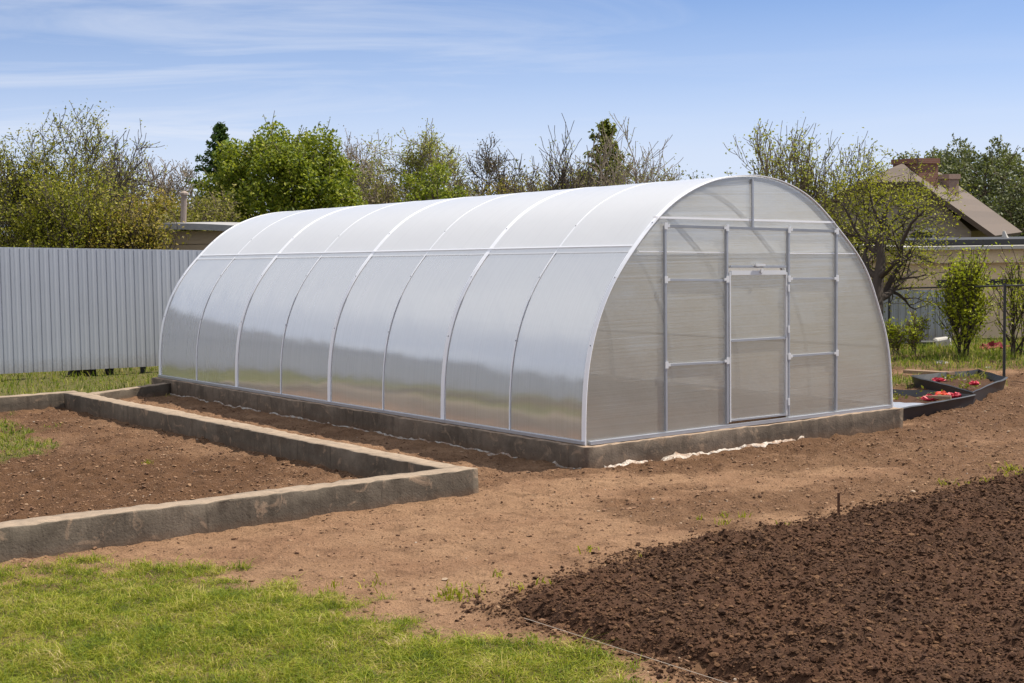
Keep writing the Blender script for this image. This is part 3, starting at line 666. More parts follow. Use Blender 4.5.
def wall_mesh(p, q, wd, z0, z1a, z1b, step=.06, T=G, rz=3):
    """a wall from p to q (centre line), finely divided so its faces can be uneven"""
    p = np.array(p, float); q = np.array(q, float); L = np.linalg.norm(q-p); d = (q-p)/L; nrm = np.array([-d[1], d[0]])
    n = max(2, int(L/step)); prof = [(-.5, 0)]+[(-.5, k/rz) for k in range(1, rz)]+[(-.5, .97), (-.485, 1), (-.2, 1), (.2, 1), (.485, 1), (.5, .97)]+[(.5, k/rz) for k in range(rz-1, 0, -1)]+[(.5, 0)]
    mb = MB(); m = len(prof); vs = []
    rg = np.random.default_rng(int(abs(p[0]*97+p[1]*31))+3)
    for i in range(n+1):
        t = i/n; c = p+d*L*t; z1 = z1a+(z1b-z1a)*t
        for (w_, h) in prof:
            j = rg.normal(0, .0022, 2)
            wx = w_*wd+j[0]+(fbm(np.array(L*t*3.), np.array(h*2.+w_), 3, 7)-.5)*.012
            zz2 = z0+(z1-z0)*h+(j[1] if h > 0 else 0)+(h > .9)*(fbm(np.array(L*t*2.), np.array(w_), 3, 3)-.5)*.012
            g = c+nrm*wx; vs.append(T(g[0], g[1], zz2))
    fs = []
    for i in range(n):
        for k in range(m-1): fs.append((i*m+k, i*m+k+1, (i+1)*m+k+1, (i+1)*m+k))
    fs += [tuple(range(m))[::-1], tuple(range(n*m, n*m+m))]
    mb.add(vs, fs); return mb
def merge(mbs):
    r = MB()
    for m_ in mbs: r.add(m_.v, m_.f)
    return r
e = .075; wd = .19
pm = merge([wall_mesh((-e, -e+wd/2), (GW+e, -e+wd/2), wd, -.08, HB-.003, HB-.003), wall_mesh((-e+wd/2, -e+wd+.002), (-e+wd/2, GL+e), wd, -.08, HB-.002, HB-.004),
            wall_mesh((GW+e-wd/2, -e+wd+.002), (GW+e-wd/2, GL+e), wd, -.08, HB-.004, HB-.004), wall_mesh((-e+wd+.002, GL+e-wd/2), (GW+e-wd-.002, GL+e-wd/2), wd, -.08, HB-.004, HB-.004)])
pl = pm.build('concrete_plinth', M['plinth'], None, G(GW/2, GL/2, 0), smooth=True); tag(pl, 'low brown-grey concrete plinth carrying the polycarbonate greenhouse', 'plinth')
# kerb walls round the bed on the left
km = merge([wall_mesh((-1.335, -.335), (-6.2, -.50), .185, -.08, .172, .215), wall_mesh((-1.435, -.238), (-1.435, 6.72), .185, -.08, .17, .165),
            wall_mesh((-1.345, 6.83), (-6.2, 7.05), .185, -.08, .165, .16), wall_mesh((-6.1, -.39), (-6.1, 6.93), .185, -.08, .2, .165)])
kb = km.build('bed_border', M['kerb'], None, G(-3.6, 3.2, 0), smooth=True); tag(kb, 'long rectangular concrete border around the bare bed left of the greenhouse', 'garden border')
lk = wall_mesh((-1.335, 6.98), (-.09, 7.3), .12, -.08, .10, .13).build('low_wall', M['kerb'], None, G(-.7, 7.1, 0), smooth=True)
tag(lk, 'short low dark kerb joining the bed border to the back of the plinth', 'kerb')

# plastic sheet edges lying along the plinth
def ribbon(name, pts, w0, w1, mat, label, seed, z=.012, cat='plastic sheet'):
    rg = np.random.default_rng(seed); n = len(pts); V = []; Fq = []
    m = 5
    for i in range(n):
        a, b, da, db, w_ = pts[i]
        for k in range(m):
            f = k/(m-1); x = G(a+da*w_*f, b+db*w_*f, 0); h = ground_h(np.array(x[0]), np.array(x[1]))
            V.append((x[0], x[1], float(h)+z+rg.uniform(-.010, .010)*(1 if 0 < k < m-1 else .5)-.012*f+(.004 if k == 0 else 0)))
    for i in range(n-1):
        for k in range(m-1): Fq.append((i*m+k, i*m+k+1, (i+1)*m+k+1, (i+1)*m+k))
    mb = MB(); mb.add(V, Fq); ce = np.mean(np.array(V), 0); o = mb.build(name, mat, None, (ce[0], ce[1], 0), smooth=True)
    sm_ = o.modifiers.new('thick', 'SOLIDIFY'); sm_.thickness = .003
    return tag(o, label, cat)
rg = np.random.default_rng(3)
def wv(t, s): return float(fbm(np.array(t*5.), np.array(s*3.3), 4, 12))
pts = []
for i in range(70):
    t = i/69; a = .12+t*2.25; env = sin(pi*min(1, max(0, t*1.02)))**.5
    pts.append((a, -e-.004, 0, -1, max(.006, env*(.0+.36*max(0, wv(t*2.2, 1)-.42)))))
ribbon('plastic_sheet', pts, 0, 0, M['film'], 'crumpled white plastic sheet poking out under the front of the plinth', 4)
for (b0, b1, w_, lab, sd0) in ((5.1, 7.6, .05, 'thin pale strip of membrane at the far end of the plinth side', 6), (.75, 4.9, .05, 'long thin pale strip of membrane along the middle of the plinth side', 7), (-.05, .28, .08, 'small torn scrap of pale membrane at the near plinth corner', 9)):
    pts = []
    nn_ = int((b1-b0)*22)+6
    for i in range(nn_):
        t = i/(nn_-1); b = b0+(b1-b0)*t; pts.append((-e-.004, b, -1, 0, max(.004, w_*(.12+1.9*max(0, wv(b*1.3, sd0)-.38)))))
    ribbon('membrane_strip', pts, 0, 0, M['membrane'], lab, sd0, .004)

# ------------------------------------------------------------------ profiled metal fences
def corrugate(p, q, z0a, z1a, z0b, z1b, pitch, depth, side, groove=False):
    p = np.array(p[:2]); q = np.array(q[:2]); L = np.linalg.norm(q-p); d = (q-p)/L; n = np.array([-d[1], d[0]])*side
    prof = [(0, 0), (.50, 0), (.58, 1), (.70, 1), (.74, .72), (.78, 1), (.90, 1), (.98, 0)]
    if groove: prof = [(0, 0), (.30, 0), (.36, -.08), (.50, -.08), (.56, 0), (.84, 0), (.875, 1), (.935, 1), (.975, 0)]
    xs = []
    k = 0
    while k*pitch < L:
        for (u, h) in prof:
            x = (k+u)*pitch
            if x <= L: xs.append((x, h))
        k += 1
    mb = MB(); V = []
    for x, h in xs:
        c = p+d*x+n*h*depth; t = x/L; V += [(c[0], c[1], z0a+(z0b-z0a)*t), (c[0], c[1], z1a+(z1b-z1a)*t)]
    mb.add(V, [(2*i, 2*i+2, 2*i+3, 2*i+1) for i in range(len(xs)-1)]); return mb, d, n, L
P0 = gnd(0, 374, .10); P1 = gnd(160, 366, .10); fd = (P1-P0)[:2]; fd /= np.linalg.norm(fd)
q0 = P0[:2]-fd*26; q1 = P0[:2]+fd*11.5
z1_0 = at(0, 247, P0[1])[2]; z1_1 = at(200, 250, (P0[:2]+fd*np.linalg.norm((P1-P0)[:2])*1.25)[1])[2]
sl_ = (z1_1-z1_0)/(np.linalg.norm((P1-P0)[:2])*1.25)
fe = empty('metal_fence', (P0[0], P0[1], 0), 'tall grey profiled metal sheet fence at the back left', 'fence')
qm = P0[:2]-fd*1.0; zm_ = z1_0-sl_*1.0
mb, d_, n_, L_ = corrugate(qm, q1, .10, zm_, .10, z1_0+sl_*11.5, .118, .013, 1, True)
m2_ = corrugate(q0, qm, .08, zm_, .10, zm_, .118, .013, 1, True)[0]; mb.add(m2_.v, m2_.f)
o = mb.build('sheet', M['fence'], fe); o.modifiers.new('thick', 'SOLIDIFY').thickness = .002
for z in (.45, 1.25):
    mb = MB(); a = q0+n_*.05; b = q1+n_*.05; mb.bar((a[0], a[1], z), (b[0], b[1], z), .05, .03, (n_[0], n_[1], 0)); mb.build('rail', M['dark'], fe)
for k in range(15):
    a = q0+d_*(k*2.5+.3)+n_*.10; mb = MB(); mb.box((a[0]-.03, a[1]-.03, -.1), (a[0]+.03, a[1]+.03, 1.5)); mb.build('post', M['dark'], fe)
for (qx, w_, lab) in ((72, .17, 'leftmost of the three dark stumps under the grey fence'), (88, .16, 'middle one of the three dark stumps under the grey fence'), (110, .11, 'narrowest of the three dark stumps under the grey fence')):
    g = gnd(qx, 374, .02); t = (g[:2]-P0[:2])@fd; c = P0[:2]+fd*t+n_*.17  # posts coloured as dark as the shaded gap below the sheet
    mb = MB(); mb.tube([(c[0], c[1], -.1), (c[0], c[1], .02), (c[0]+.01, c[1], .12), (c[0]+.01, c[1], .2)], [w_*.62, w_*.55, w_*.5, w_*.48], 9)
    tag(mb.build('post_stump', M['stump'], None, (c[0], c[1], 0)), lab, 'stump', 'dark stumps under the fence')

# right: old corrugated fence + dark rail frame, shed wall
fp0 = gnd(872, 346); fp1 = gnd(952, 343.5)
zt0 = at(890, 288, fp0[1])[2]; zt1 = at(952, 290, fp1[1])[2]
of = empty('corrugated_fence', (fp1[0], fp1[1], 0), 'pale weathered corrugated sheet fence behind the shrubs on the right', 'fence')
fd2 = (fp1-fp0)[:2]; fd2 /= np.linalg.norm(fd2); s0 = fp0[:2]-fd2*1.2; s1 = fp1[:2]
mb, d2, n2, L2 = corrugate(s0, s1, .02, zt0, .02, zt1, .12, -.03, 1); o = mb.build('sheet', M['fence2'], of); o.modifiers.new('thick', 'SOLIDIFY').thickness = .003
for t in (.1, L2-.1):
    c = s0+d2*t+n2*.06; mb = MB(); mb.box((c[0]-.025, c[1]-.025, -.1), (c[0]+.025, c[1]+.025, zt1)); mb.build('post', M['dark'], of)
# dark pipe trellis in front of it
r0_ = at(889, 345, 22.9); pr = [gnd(889, 347), gnd(965, 352), gnd(1004, 378)]
tr = empty('pipe_trellis', (pr[2][0], pr[2][1], 0), 'dark metal pipe frame with a top rail standing before the shrubs on the right', 'trellis')
tops = [at(887, 287, pr[0][1]), at(965, 285.5, pr[1][1]), at(1003, 284, pr[2][1])]
for p_, t_ in zip(pr, tops):
    mb = MB(); mb.tube([(p_[0], p_[1], -.1), (p_[0], p_[1], t_[2])], .017, 8); mb.build('post', M['dark'], tr)
for i in range(2):
    a, b = tops[i], tops[i+1]; mb = MB(); mb.tube([(pr[i][0], pr[i][1], a[2]-.02), (pr[i+1][0], pr[i+1][1], b[2]-.02)], .012, 6); mb.build('top_rail', M['dark'], tr)
c = tops[2]; mb = MB(); mb.tube([(pr[2][0], pr[2][1], c[2]-.02), (pr[2][0]+2.2, pr[2][1]-.6, c[2]+.02)], .012, 6); mb.build('top_rail', M['dark'], tr)
# beige flat-roofed outbuilding
w0 = gnd(905, 341); w1 = gnd(1060, 341.5); Yb = w1[1]
bl = at(905, 341, 24.6); br_ = at(1090, 342, 24.6); ztop = at(1000, 249, 24.6)[2]; zband = at(1000, 262.5, 24.6)[2]; zrail = at(1000, 283, 24.6)[2]
ob = empty('outbuilding', (br_[0]-1.5, 24.6, 0), 'beige rendered flat-roofed outbuilding on the right behind the fence', 'building')
mb = MB(); mb.box((bl[0], 24.6, -.1), (br_[0]+2, 28.5, zband)); mb.build('wall', M['render'], ob)
mb = MB(); mb.box((bl[0]-.06, 24.5, zband+.002), (br_[0]+2.06, 28.6, ztop)); mb.build('parapet', M['render2'], ob)
mb = MB(); mb.box((bl[0]-.1, 24.4, ztop+.002), (br_[0]+2.1, 28.7, ztop+.055)); mb.build('roof_edge', M['white'], ob)
mb = MB(); mb.box((bl[0]+.3, 24.9, ztop+.057), (br_[0]+2, 28.4, ztop+.15)); mb.build('roof', M['dark'], ob)
mb = MB(); mb.box((bl[0]+.5, 24.57, zrail-.04), (br_[0]+2, 24.598, zrail+.06)); mb.build('ledge', M['dark'], ob)

# house behind
HY = 34.0
hp = lambda x, y, Y=HY: at(x, y, Y)
hb_ = hp(900, 250); apex = hp(893, 160.5); re = hp(985, 231); le = hp(795, 205)
ho = empty('house', (apex[0], HY, 0), 'brick gabled house with a brown tiled roof half hidden by the bare tree', 'house')
zr = apex[2]; ze = re[2]; hw_ = re[0]-apex[0]; xl = apex[0]-hw_*1.25; zl_ = zr-(zr-ze)*1.25*.82
D = 9.0; skx = 3.5   # the house runs back and a little to the right
def HP(x, y, z): return (x+(y)*skx/D, HY+y, z)
# half-hip cuts the gable top
cut = .30; xc0 = apex[0]-(hw_*1.25)*cut; zc0 = zr-(zr-zl_)*cut; xc1 = apex[0]+hw_*cut; zc1 = zr-(zr-ze)*cut; hipd = 1.6
mb = MB(); poly = [(xl+.35, 0), (re[0]-.3, 0), (re[0]-.3, ze-.0), (xc1, zc1-.05), (xc0, zc0-.05), (xl+.35, zl_-.0)]
fr = [HP(x, 0, z) for x, z in poly]; bk = [HP(x, D, z) for x, z in poly]; m6 = len(poly)
mb.add(fr+bk, [tuple(range(m6)), tuple(range(m6, 2*m6))[::-1]]+[(k, (k+1) % m6+0, (k+1) % m6+m6, k+m6) for k in range(m6) if k not in (3,)]); mb.build('wall', M['gable'], ho)
rf = MB(); o_ = -.35
def slab(q):      # roof slab with thickness
    q = [np.array(k) for k in q]; n3 = np.cross(q[1]-q[0], q[2]-q[0]); n3 /= np.linalg.norm(n3); n3 *= np.sign(n3[2])
    m4 = len(q); rf.add([k-n3*.10 for k in q]+[k for k in q], [tuple(range(m4))[::-1], tuple(range(m4, 2*m4))]+[(k, (k+1) % m4, (k+1) % m4+m4, k+m4) for k in range(m4)])
slab([HP(re[0]+.25, o_, ze-.1), HP(re[0]+.25, D, ze-.1), HP(apex[0], D, zr), HP(apex[0], hipd, zr), HP(xc1, o_, zc1)])
slab([HP(xl-.2, o_, zl_-.1), HP(xc0, o_, zc0), HP(apex[0], hipd, zr), HP(apex[0], D, zr), HP(xl-.2, D, zl_-.1)])
slab([HP(xc0, o_-.03, zc0), HP(xc1, o_-.03, zc1), HP(apex[0], hipd-.02, zr)])
rf_o = rf.build('roof', M['rooftile'], ho)
def chimney(x0, x1, ytop, ybot, Yd, mat, dep):
    a, b, c_ = at(x0, ytop, Yd), at(x1, ytop, Yd), at(x0, ybot, Yd)
    m_ = MB(); rot = .55
    def T(x, y, z): return (a[0]+x*cos(rot)-y*sin(rot), Yd+x*sin(rot)+y*cos(rot), z)
    w_ = (b[0]-a[0])
    m_.box((0, 0, c_[2]-1.2), (w_, dep, a[2]-.12), T); m_.box((-.03, -.03, a[2]-.118), (w_+.03, dep+.03, a[2]), T)
    return m_.build('chimney', M[mat], rf_o)
chimney(919, 946, 158, 205, 35.2, 'redbrick', .8); chimney(949, 963, 174, 205, 37.5, 'pinkbrick', .5)
mb = MB(); a, b = hp(910, 232, HY-.05), hp(932, 246, HY-.05); mb.box((a[0], HY-.06, b[2]), (b[0], HY-.003, a[2])); wn_ = mb.build('window', M['glass'], ho)
mb = MB(); t_ = .07
for lo, hi in (((a[0]-t_, b[2]-t_), (b[0]+t_, b[2]-.001)), ((a[0]-t_, a[2]+.001), (b[0]+t_, a[2]+t_)), ((a[0]-t_, b[2]), (a[0]-.001, a[2])), ((b[0]+.001, b[2]), (b[0]+t_, a[2]))): mb.box((lo[0], HY-.09, lo[1]), (hi[0], HY-.004, hi[1]))
mb.build('frame', M['white'], wn_)
# white vent pipe and dish on the flat roof
p_ = at(1005, 231, 27); p2 = at(1006, 248, 27); mb = MB(); mb.tube([(p2[0], 27, ztop+.1), (p_[0], 27, p_[2]-.12), (p_[0]-.02, 27, p_[2])], [.09, .06, .02], 8)
tag(mb.build('vent_pipe', M['white'], None, (p_[0], 27, ztop+.1)), 'small white vent pipe on the flat roof of the beige outbuilding', 'pipe')
# ------------------------------------------------------------------ shed beyond the left fence, with a stove pipe
SY = 25.5
s0 = at(60, 235, SY); s1 = at(262, 235, SY); zt_ = at(190, 229, SY)[2]
sh = empty('garden_shed', ((s0[0]+s1[0])/2, SY+1.5, 0), 'brown board-clad shed with a curved grey roof edge behind the grey fence', 'shed')
mb = MB(); mb.box((s0[0], SY, -.1), (s1[0], SY+3.4, zt_-.07))
for z in np.arange(.1, zt_-.2, .22): mb.box((s0[0], SY-.022, z), (s1[0], SY-.001, z+.205))
mb.build('wall', M['boards'], sh)
rf = MB(); nseg = 24
def rz_(t): return zt_+.10*sin(pi*min(1, max(0, t)))-.07
V = []
for i in range(nseg+1):
    t = i/nseg; x = s0[0]-.15+(s1[0]-s0[0]+.3)*t
    for (yy, dz) in ((SY-.2, -.03), (SY-.2, .07), (SY+3.6, .1), (SY+3.6, 0)): V.append((x, yy, rz_(t)+dz))
rf.add(V, [(i*4+k, i*4+(k+1) % 4, i*4+4+(k+1) % 4, i*4+4+k) for i in range(nseg) for k in range(4)]+[(0, 1, 2, 3), (nseg*4+3, nseg*4+2, nseg*4+1, nseg*4)]); rf.build('roof', M['shedroof'], sh)
pt, pb = at(184, 193, SY+1), at(183, 226, SY+1); sp_ = MB(); sp_.tube([(pb[0], SY+1, zt_-.02), (pt[0], SY+1, pt[2]-.03)], .05, 9); sp_.tube([(pt[0], SY+1, pt[2]-.03), (pt[0], SY+1, pt[2]), (pt[0], SY+1, pt[2]+.04)], [.085, .08, .01], 9); sp_.build('stove_pipe', M['pipe'], sh)

# ------------------------------------------------------------------ black troughs on the right with red bundles
def trough(name, C, h, label, film):
    C = [np.array(c, float) for c in C]; n = len(C); ce = sum(C)/n; root = empty(name, (ce[0], ce[1], 0), label, 'planter', 'black planters right of the greenhouse')
    mb = MB(); N = 10; V = []; Fq = []
    ring_ = []
    for k in range(n):
        a, b = C[k], C[(k+1) % n]
        for i in range(N): ring_.append(a+(b-a)*i/N)
    m_ = len(ring_)
    for i, p in enumerate(ring_):
        u = (p-ce)/np.linalg.norm(p-ce); wz = .009*(float(vnoise(p[0]*4, p[1]*4, 3))-.5)*2
        for (off, z) in ((0, -.03), (.02, h*.5), (.035, h-.01+wz), (.055, h+wz), (.03, h+.008+wz), (-.01, h*.5), (-.03, -.03)): V.append((p[0]+u[0]*off, p[1]+u[1]*off, z))
    for i in range(m_):
        j = (i+1) % m_
        for k in range(6): Fq.append((i*7+k, j*7+k, j*7+k+1, i*7+k+1))
    mb.add(V, Fq); mb.build('rim', M['black'], root, smooth=False)
    mb = MB(); V = []; Fq = []; K = 18
    for i in range(K+1):
        for j in range(K+1):
            u, v = i/K, j/K; p = (C[0]*(1-u)+C[1]*u)*(1-v)+(C[3]*(1-u)+C[2]*u)*v; V.append((p[0], p[1], .025+.025*random.random()+.025*vnoise(p[0]*5, p[1]*5, 1)))
    for i in range(K):
        for j in range(K): q = i*(K+1)+j; Fq.append((q, q+1, q+K+2, q+K+1))
    mb.add(V, Fq); mb.build('soil', M['tilled'], root, smooth=True)
    rg = np.random.default_rng(n+int(h*1000)); cc = []
    for _ in range(4):
        u, v = rg.uniform(film+.12 if film else .1, .92), rg.uniform(.15, .9); p = (C[0]*(1-u)+C[1]*u)*(1-v)+(C[3]*(1-u)+C[2]*u)*v; k = int(rg.integers(10, 34))
        cc.append(np.stack([p[0]+rg.normal(0, .05, k), p[1]+rg.normal(0, .05, k), .06+np.abs(rg.normal(0, .035, k))], -1))
    cc = np.concatenate(cc); LV, LF = leaf_quads(cc, .028*rg.uniform(.6, 1.5, len(cc)), rg); np_mesh('seedlings', LV, LF.ravel(), np.full(len(LF), 4), [LEAF['olive']], root)['kind'] = 'stuff'
    if film:
        mb = MB(); V = []; Fq = []; K = 14
        for i in range(K+1):
            for j in range(K+1):
                u, v = i/K*film, j/K*.8; p = (C[0]*(1-u)+C[1]*u)*(1-v)+(C[3]*(1-u)+C[2]*u)*v; V.append((p[0], p[1], .065+.018*vnoise(p[0]*7, p[1]*7, 5)+.012*random.random()))
        for i in range(K):
            for j in range(K): q = i*(K+1)+j; Fq.append((q, q+1, q+K+2, q+K+1))
        mb.add(V, Fq); o = mb.build('liner', M['greyfilm'], root, smooth=True); o.modifiers.new('t', 'SOLIDIFY').thickness = .004
    return root
tA, tB = gnd(910, 418), gnd(972, 405)
v1 = (tB-tA)[:2]; nv1 = np.array([-v1[1], v1[0]])/np.linalg.norm(v1)
trough('planting_trough', [tA[:2]-v1*.45, tB[:2], tB[:2]+nv1*.95, tA[:2]-v1*.45+nv1*.95], .105, 'nearer of the two shallow black plastic planting troughs, lined with grey film', .58)
tC, tD = gnd(969, 405.5), gnd(1001, 390)
v2 = (tD-tC)[:2]; nv2 = np.array([-v2[1], v2[0]])/np.linalg.norm(v2)
tC2 = tC[:2]+v2*.06+np.array([.05, .12])
trough('planting_trough', [tC2, tC2+v2*.98, gnd(968, 381)[:2]+np.array([.15, .1]), gnd(915, 386)[:2]], .115, 'farther of the two black plastic planting troughs, reaching back to the grass', 0)
mb = MB(); a, b = gnd(906, 379), gnd(952, 382.5); mb.bar((a[0], a[1], .09), (b[0], b[1], .10), .12, .04, (0, 0, 1)); o = mb.build('timber_board', M['wood'], None, (a[0], a[1], .05)); tag(o, 'weathered grey board lying behind the black troughs beside the red bag', 'board')
mb = MB(); a, b = gnd(925, 399, .1), gnd(951, 400, .1); mb.bar((a[0], a[1], .12), (b[0], b[1], .125), .05, .03, (0, 0, 1)); o = mb.build('timber_batten', M['wood'], None, (a[0], a[1], .1)); tag(o, 'short dark batten lying across the nearer black trough', 'batten')
def bundle(px_, py_, w_, mat, label, z=.08, seed=0, cat='bag', name='plastic_bag', grp='red plastic bags in the troughs'):
    c = gnd(px_, py_, z+w_*.3); rg = np.random.default_rng(seed+50); mb = MB(); V = []; Fq = []; R, K = 9, 14
    for i in range(R+1):
        f = pi*i/R
        for k in range(K):
            t = 2*pi*k/K; rr = .8*(1+.5*(rg.random()-.5)+.2*sin(3*t+seed)+.12*sin(5*t+2*seed+4*f))
            V.append((c[0]+w_*rr*sin(f)*cos(t), c[1]+w_*.8*rr*sin(f)*sin(t), z-.02+w_*.6*max(-.05, 0)+w_*.55*(1-cos(f))*.5*rr*2*.62))
    for i in range(R):
        for k in range(K): Fq.append((i*K+k, i*K+(k+1) % K, (i+1)*K+(k+1) % K, (i+1)*K+k))
    mb.add(V, Fq); return tag(mb.build(name, mat, None, (c[0], c[1], z)), label, cat, grp)
bundle(937.5, 378.5, .085, M['red'], 'bright red bag behind the troughs at the end of the grey board', .06, 1)
bundle(974, 381.5, .07, M['red'], 'red bag on the rear edge of the farther black trough', .13, 2)
bundle(930, 396, .10, M['red'], 'largest crimson bag lying on the grey film of the nearer trough', .10, 3)
bundle(942, 392, .075, M['orange'], 'orange-red bag between the crimson bag and the farther trough', .10, 4)
bundle(955, 393.5, .085, M['red'], 'flat dark red bag at the right of the nearer trough', .08, 5)
bundle(946, 396, .05, M['red'], 'small red bag beside the dark batten in the nearer trough', .1, 6)
# debris at the far fence
c = gnd(942, 347); mb = MB()
mb.hexa([(c[0]-.13, c[1]-.12, 0), (c[0]+.13, c[1]-.1, 0), (c[0]+.13, c[1]+.12, 0), (c[0]-.13, c[1]+.12, 0), (c[0]-.11, c[1]-.1, .11), (c[0]+.10, c[1]-.1, .15), (c[0]+.10, c[1]+.1, .15), (c[0]-.11, c[1]+.1, .13)])
o = mb.build('white_block', M['white'], None, (c[0], c[1], 0)); o.modifiers.new('b', 'BEVEL').width = .02; tag(o, 'dusty white block lying at the foot of the corrugated fence', 'block')
c = gnd(929, 347); mb = MB(); mb.box((c[0]-.16, c[1]-.1, -.02), (c[0]+.16, c[1]+.1, .10)); o = mb.build('dark_crate', M['black'], None, (c[0], c[1], 0)); o.modifiers.new('b', 'BEVEL').width = .02; tag(o, 'low black crate left of the white block by the fence', 'crate')
bundle(994, 346.5, .22, M['maroon'], 'maroon cloth heap at the foot of the beige wall', 0, 7, 'cloth', 'cloth_heap', None)
bundle(940, 362, .11, M['stone'], 'flat grey stone lying on the grass before the shrubs', -.02, 8, 'stone', 'stone', 'stones on the right')
bundle(988, 366.5, .05, M['white'], 'small white stone on the grass left of the pipe post', 0, 9, 'stone', 'stone', 'stones on the right')

# stake and string
c = gnd(838.5, 526); tpz = .2; lean = np.array([.003, .0])
st_ = empty('marker_stake', (c[0], c[1], 0), 'thin rusty stake at the edge of the dark tilled soil', 'stake')
mb = MB(); mb.box((c[0]-.007, c[1]-.007, -.05), (c[0]+.007, c[1]+.007, .205)); mb.build('rod', M['rust'], st_)
mb = MB(); mb.tube([(c[0], c[1]-.008, .195), (c[0]+.02, c[1]+.01, .19), (c[0]+.035, c[1], .2), (c[0]+.05, c[1], .235)], .002, 5); mb.build('wire_tie', M['rust'], st_)
a, b = gnd(524, 617, .03), gnd(750, 684, .05); b2 = b+(b-a)*.5
mb = MB(); pts = []
for i in range(25):
    t = i/24; p_ = a+(b2-a)*t; zz3 = max(float(tilled_h(np.array(p_[0]), np.array(p_[1]))), float(ground_h(np.array(p_[0]), np.array(p_[1]))))
    pts.append((p_[0], p_[1], max(.025, zz3+.006)))
for k in range(4): pts = [pts[0]]+[(p1[0], p1[1], max(p1[2], (p0[2]+p2_[2])/2)) for p0, p1, p2_ in zip(pts[:-2], pts[1:-1], pts[2:])]+[pts[-1]]
mb.tube(pts, .0014, 5); tag(mb.build('marking_string', M['string'], None, (a[0], a[1], 0)), 'pale string stretched along the near edge of the tilled soil', 'string')

# ------------------------------------------------------------------ trees
def grow(seed, H, spread, levels=4, trunk=.25, up=.25, n1=9, twist=.35, r0=.07, nchild=(5, 4, 4), ang=(.7, .9), stems=1, flat=1.0, dens=1.0, lean=(0, 0), crook=1.0):
    rg = random.Random(seed); segs = []; tips = []
    def branch(p, d, L, r, lv):
        n = 6 if lv == 0 else 5 if lv == 1 else 4
        pts = [p]; rad = [r]; dirs = [d]
        for i in range(n):
            j = Vector((rg.gauss(0, 1), rg.gauss(0, 1), rg.gauss(0, .7)))*twist*crook*(.25 if lv == 0 else .5)
            d = (d+j*.5+Vector((0, 0, up*(.3 if lv else .2)))).normalized()
            p = p+d*(L/n); pts.append(p); rad.append(max(.004, r*(1-.75*(i+1)/n))); dirs.append(d)
        segs.append((lv, pts, rad))
        if lv >= levels-1:
            for i in range(1, n+1): tips.append((pts[i], dirs[i], lv))
            return
        if lv == levels-2:
            for i in range(2, n+1): tips.append((pts[i], dirs[i], lv))
        nc = nchild[min(lv, len(nchild)-1)]
        for c_ in range(nc):
            t = (trunk if lv == 0 else .25)+(1-(trunk if lv == 0 else .25))*(c_+rg.random())/nc
            k = min(n-1, int(t*n)); f = t*n-k; q = pts[k].lerp(pts[k+1], f); dd = dirs[k+1]
            az = rg.uniform(0, 2*pi)+c_*2.4
            s = dd.orthogonal().normalized(); s2 = dd.cross(s)
            a_ = rg.uniform(*ang); nd = (dd*cos(a_)+(s*cos(az)+s2*sin(az))*sin(a_)); nd.z *= flat; nd.normalize()
            if nd.z < -.25: nd.z *= .3; nd.normalize()
            branch(q, nd, L*rg.uniform(.45, .72)*(1.15-.45*t if lv == 0 else 1), max(.004, rad[k]*.6), lv+1)
    for s in range(stems):
        d = Vector((rg.gauss(0, .28) if stems > 1 else rg.gauss(0, .06), rg.gauss(0, .28) if stems > 1 else 0, 1))+Vector((lean[0], lean[1], 0)); d.normalize()
        branch(Vector((rg.gauss(0, .08), rg.gauss(0, .08), 0)) if stems > 1 else Vector((0, 0, 0)), d, H*(.8 if stems == 1 else rg.uniform(.55, .8)), r0*(1 if stems == 1 else .6), 0)
    # scale to the asked height and spread
    P = np.array([p for _, pts, _ in segs for p in pts]); sz = H/max(P[:, 2].max(), .1)
    c0 = np.median(P[:, :2], axis=0)
    ext = np.percentile(np.abs(P[:, :2]-c0*0), 97, axis=0).max(); sx_ = spread/2/max(ext, .05)
    return segs, tips, sx_, sz
def tubes_np(segs, sx_, sz, n):
    V = []; Fl = []; base = 0
    for pts, rad in segs:
        p = np.array([(q.x*sx_, q.y*sx_, q.z*sz) for q in pts]); k = len(p)
        d = np.gradient(p, axis=0); d /= np.linalg.norm(d, axis=1)[:, None]+1e-9
        ref = np.array([.31, .77, .11]); a = np.cross(d, ref); a /= np.linalg.norm(a, axis=1)[:, None]+1e-9; b = np.cross(d, a)
        t = np.arange(n)*2*pi/n; r = np.array(rad)[:, None, None]
        V.append((p[:, None]+(a[:, None]*np.cos(t)[None, :, None]+b[:, None]*np.sin(t)[None, :, None])*r).reshape(-1, 3))
        i = np.arange(k-1)[:, None]*n; j = np.arange(n)[None]; j2 = (j+1) % n
        Fl.append(np.stack([i+j, i+j2, i+n+j2, i+n+j], -1).reshape(-1, 4)+base); base += k*n
    return np.concatenate(V), np.concatenate(Fl)
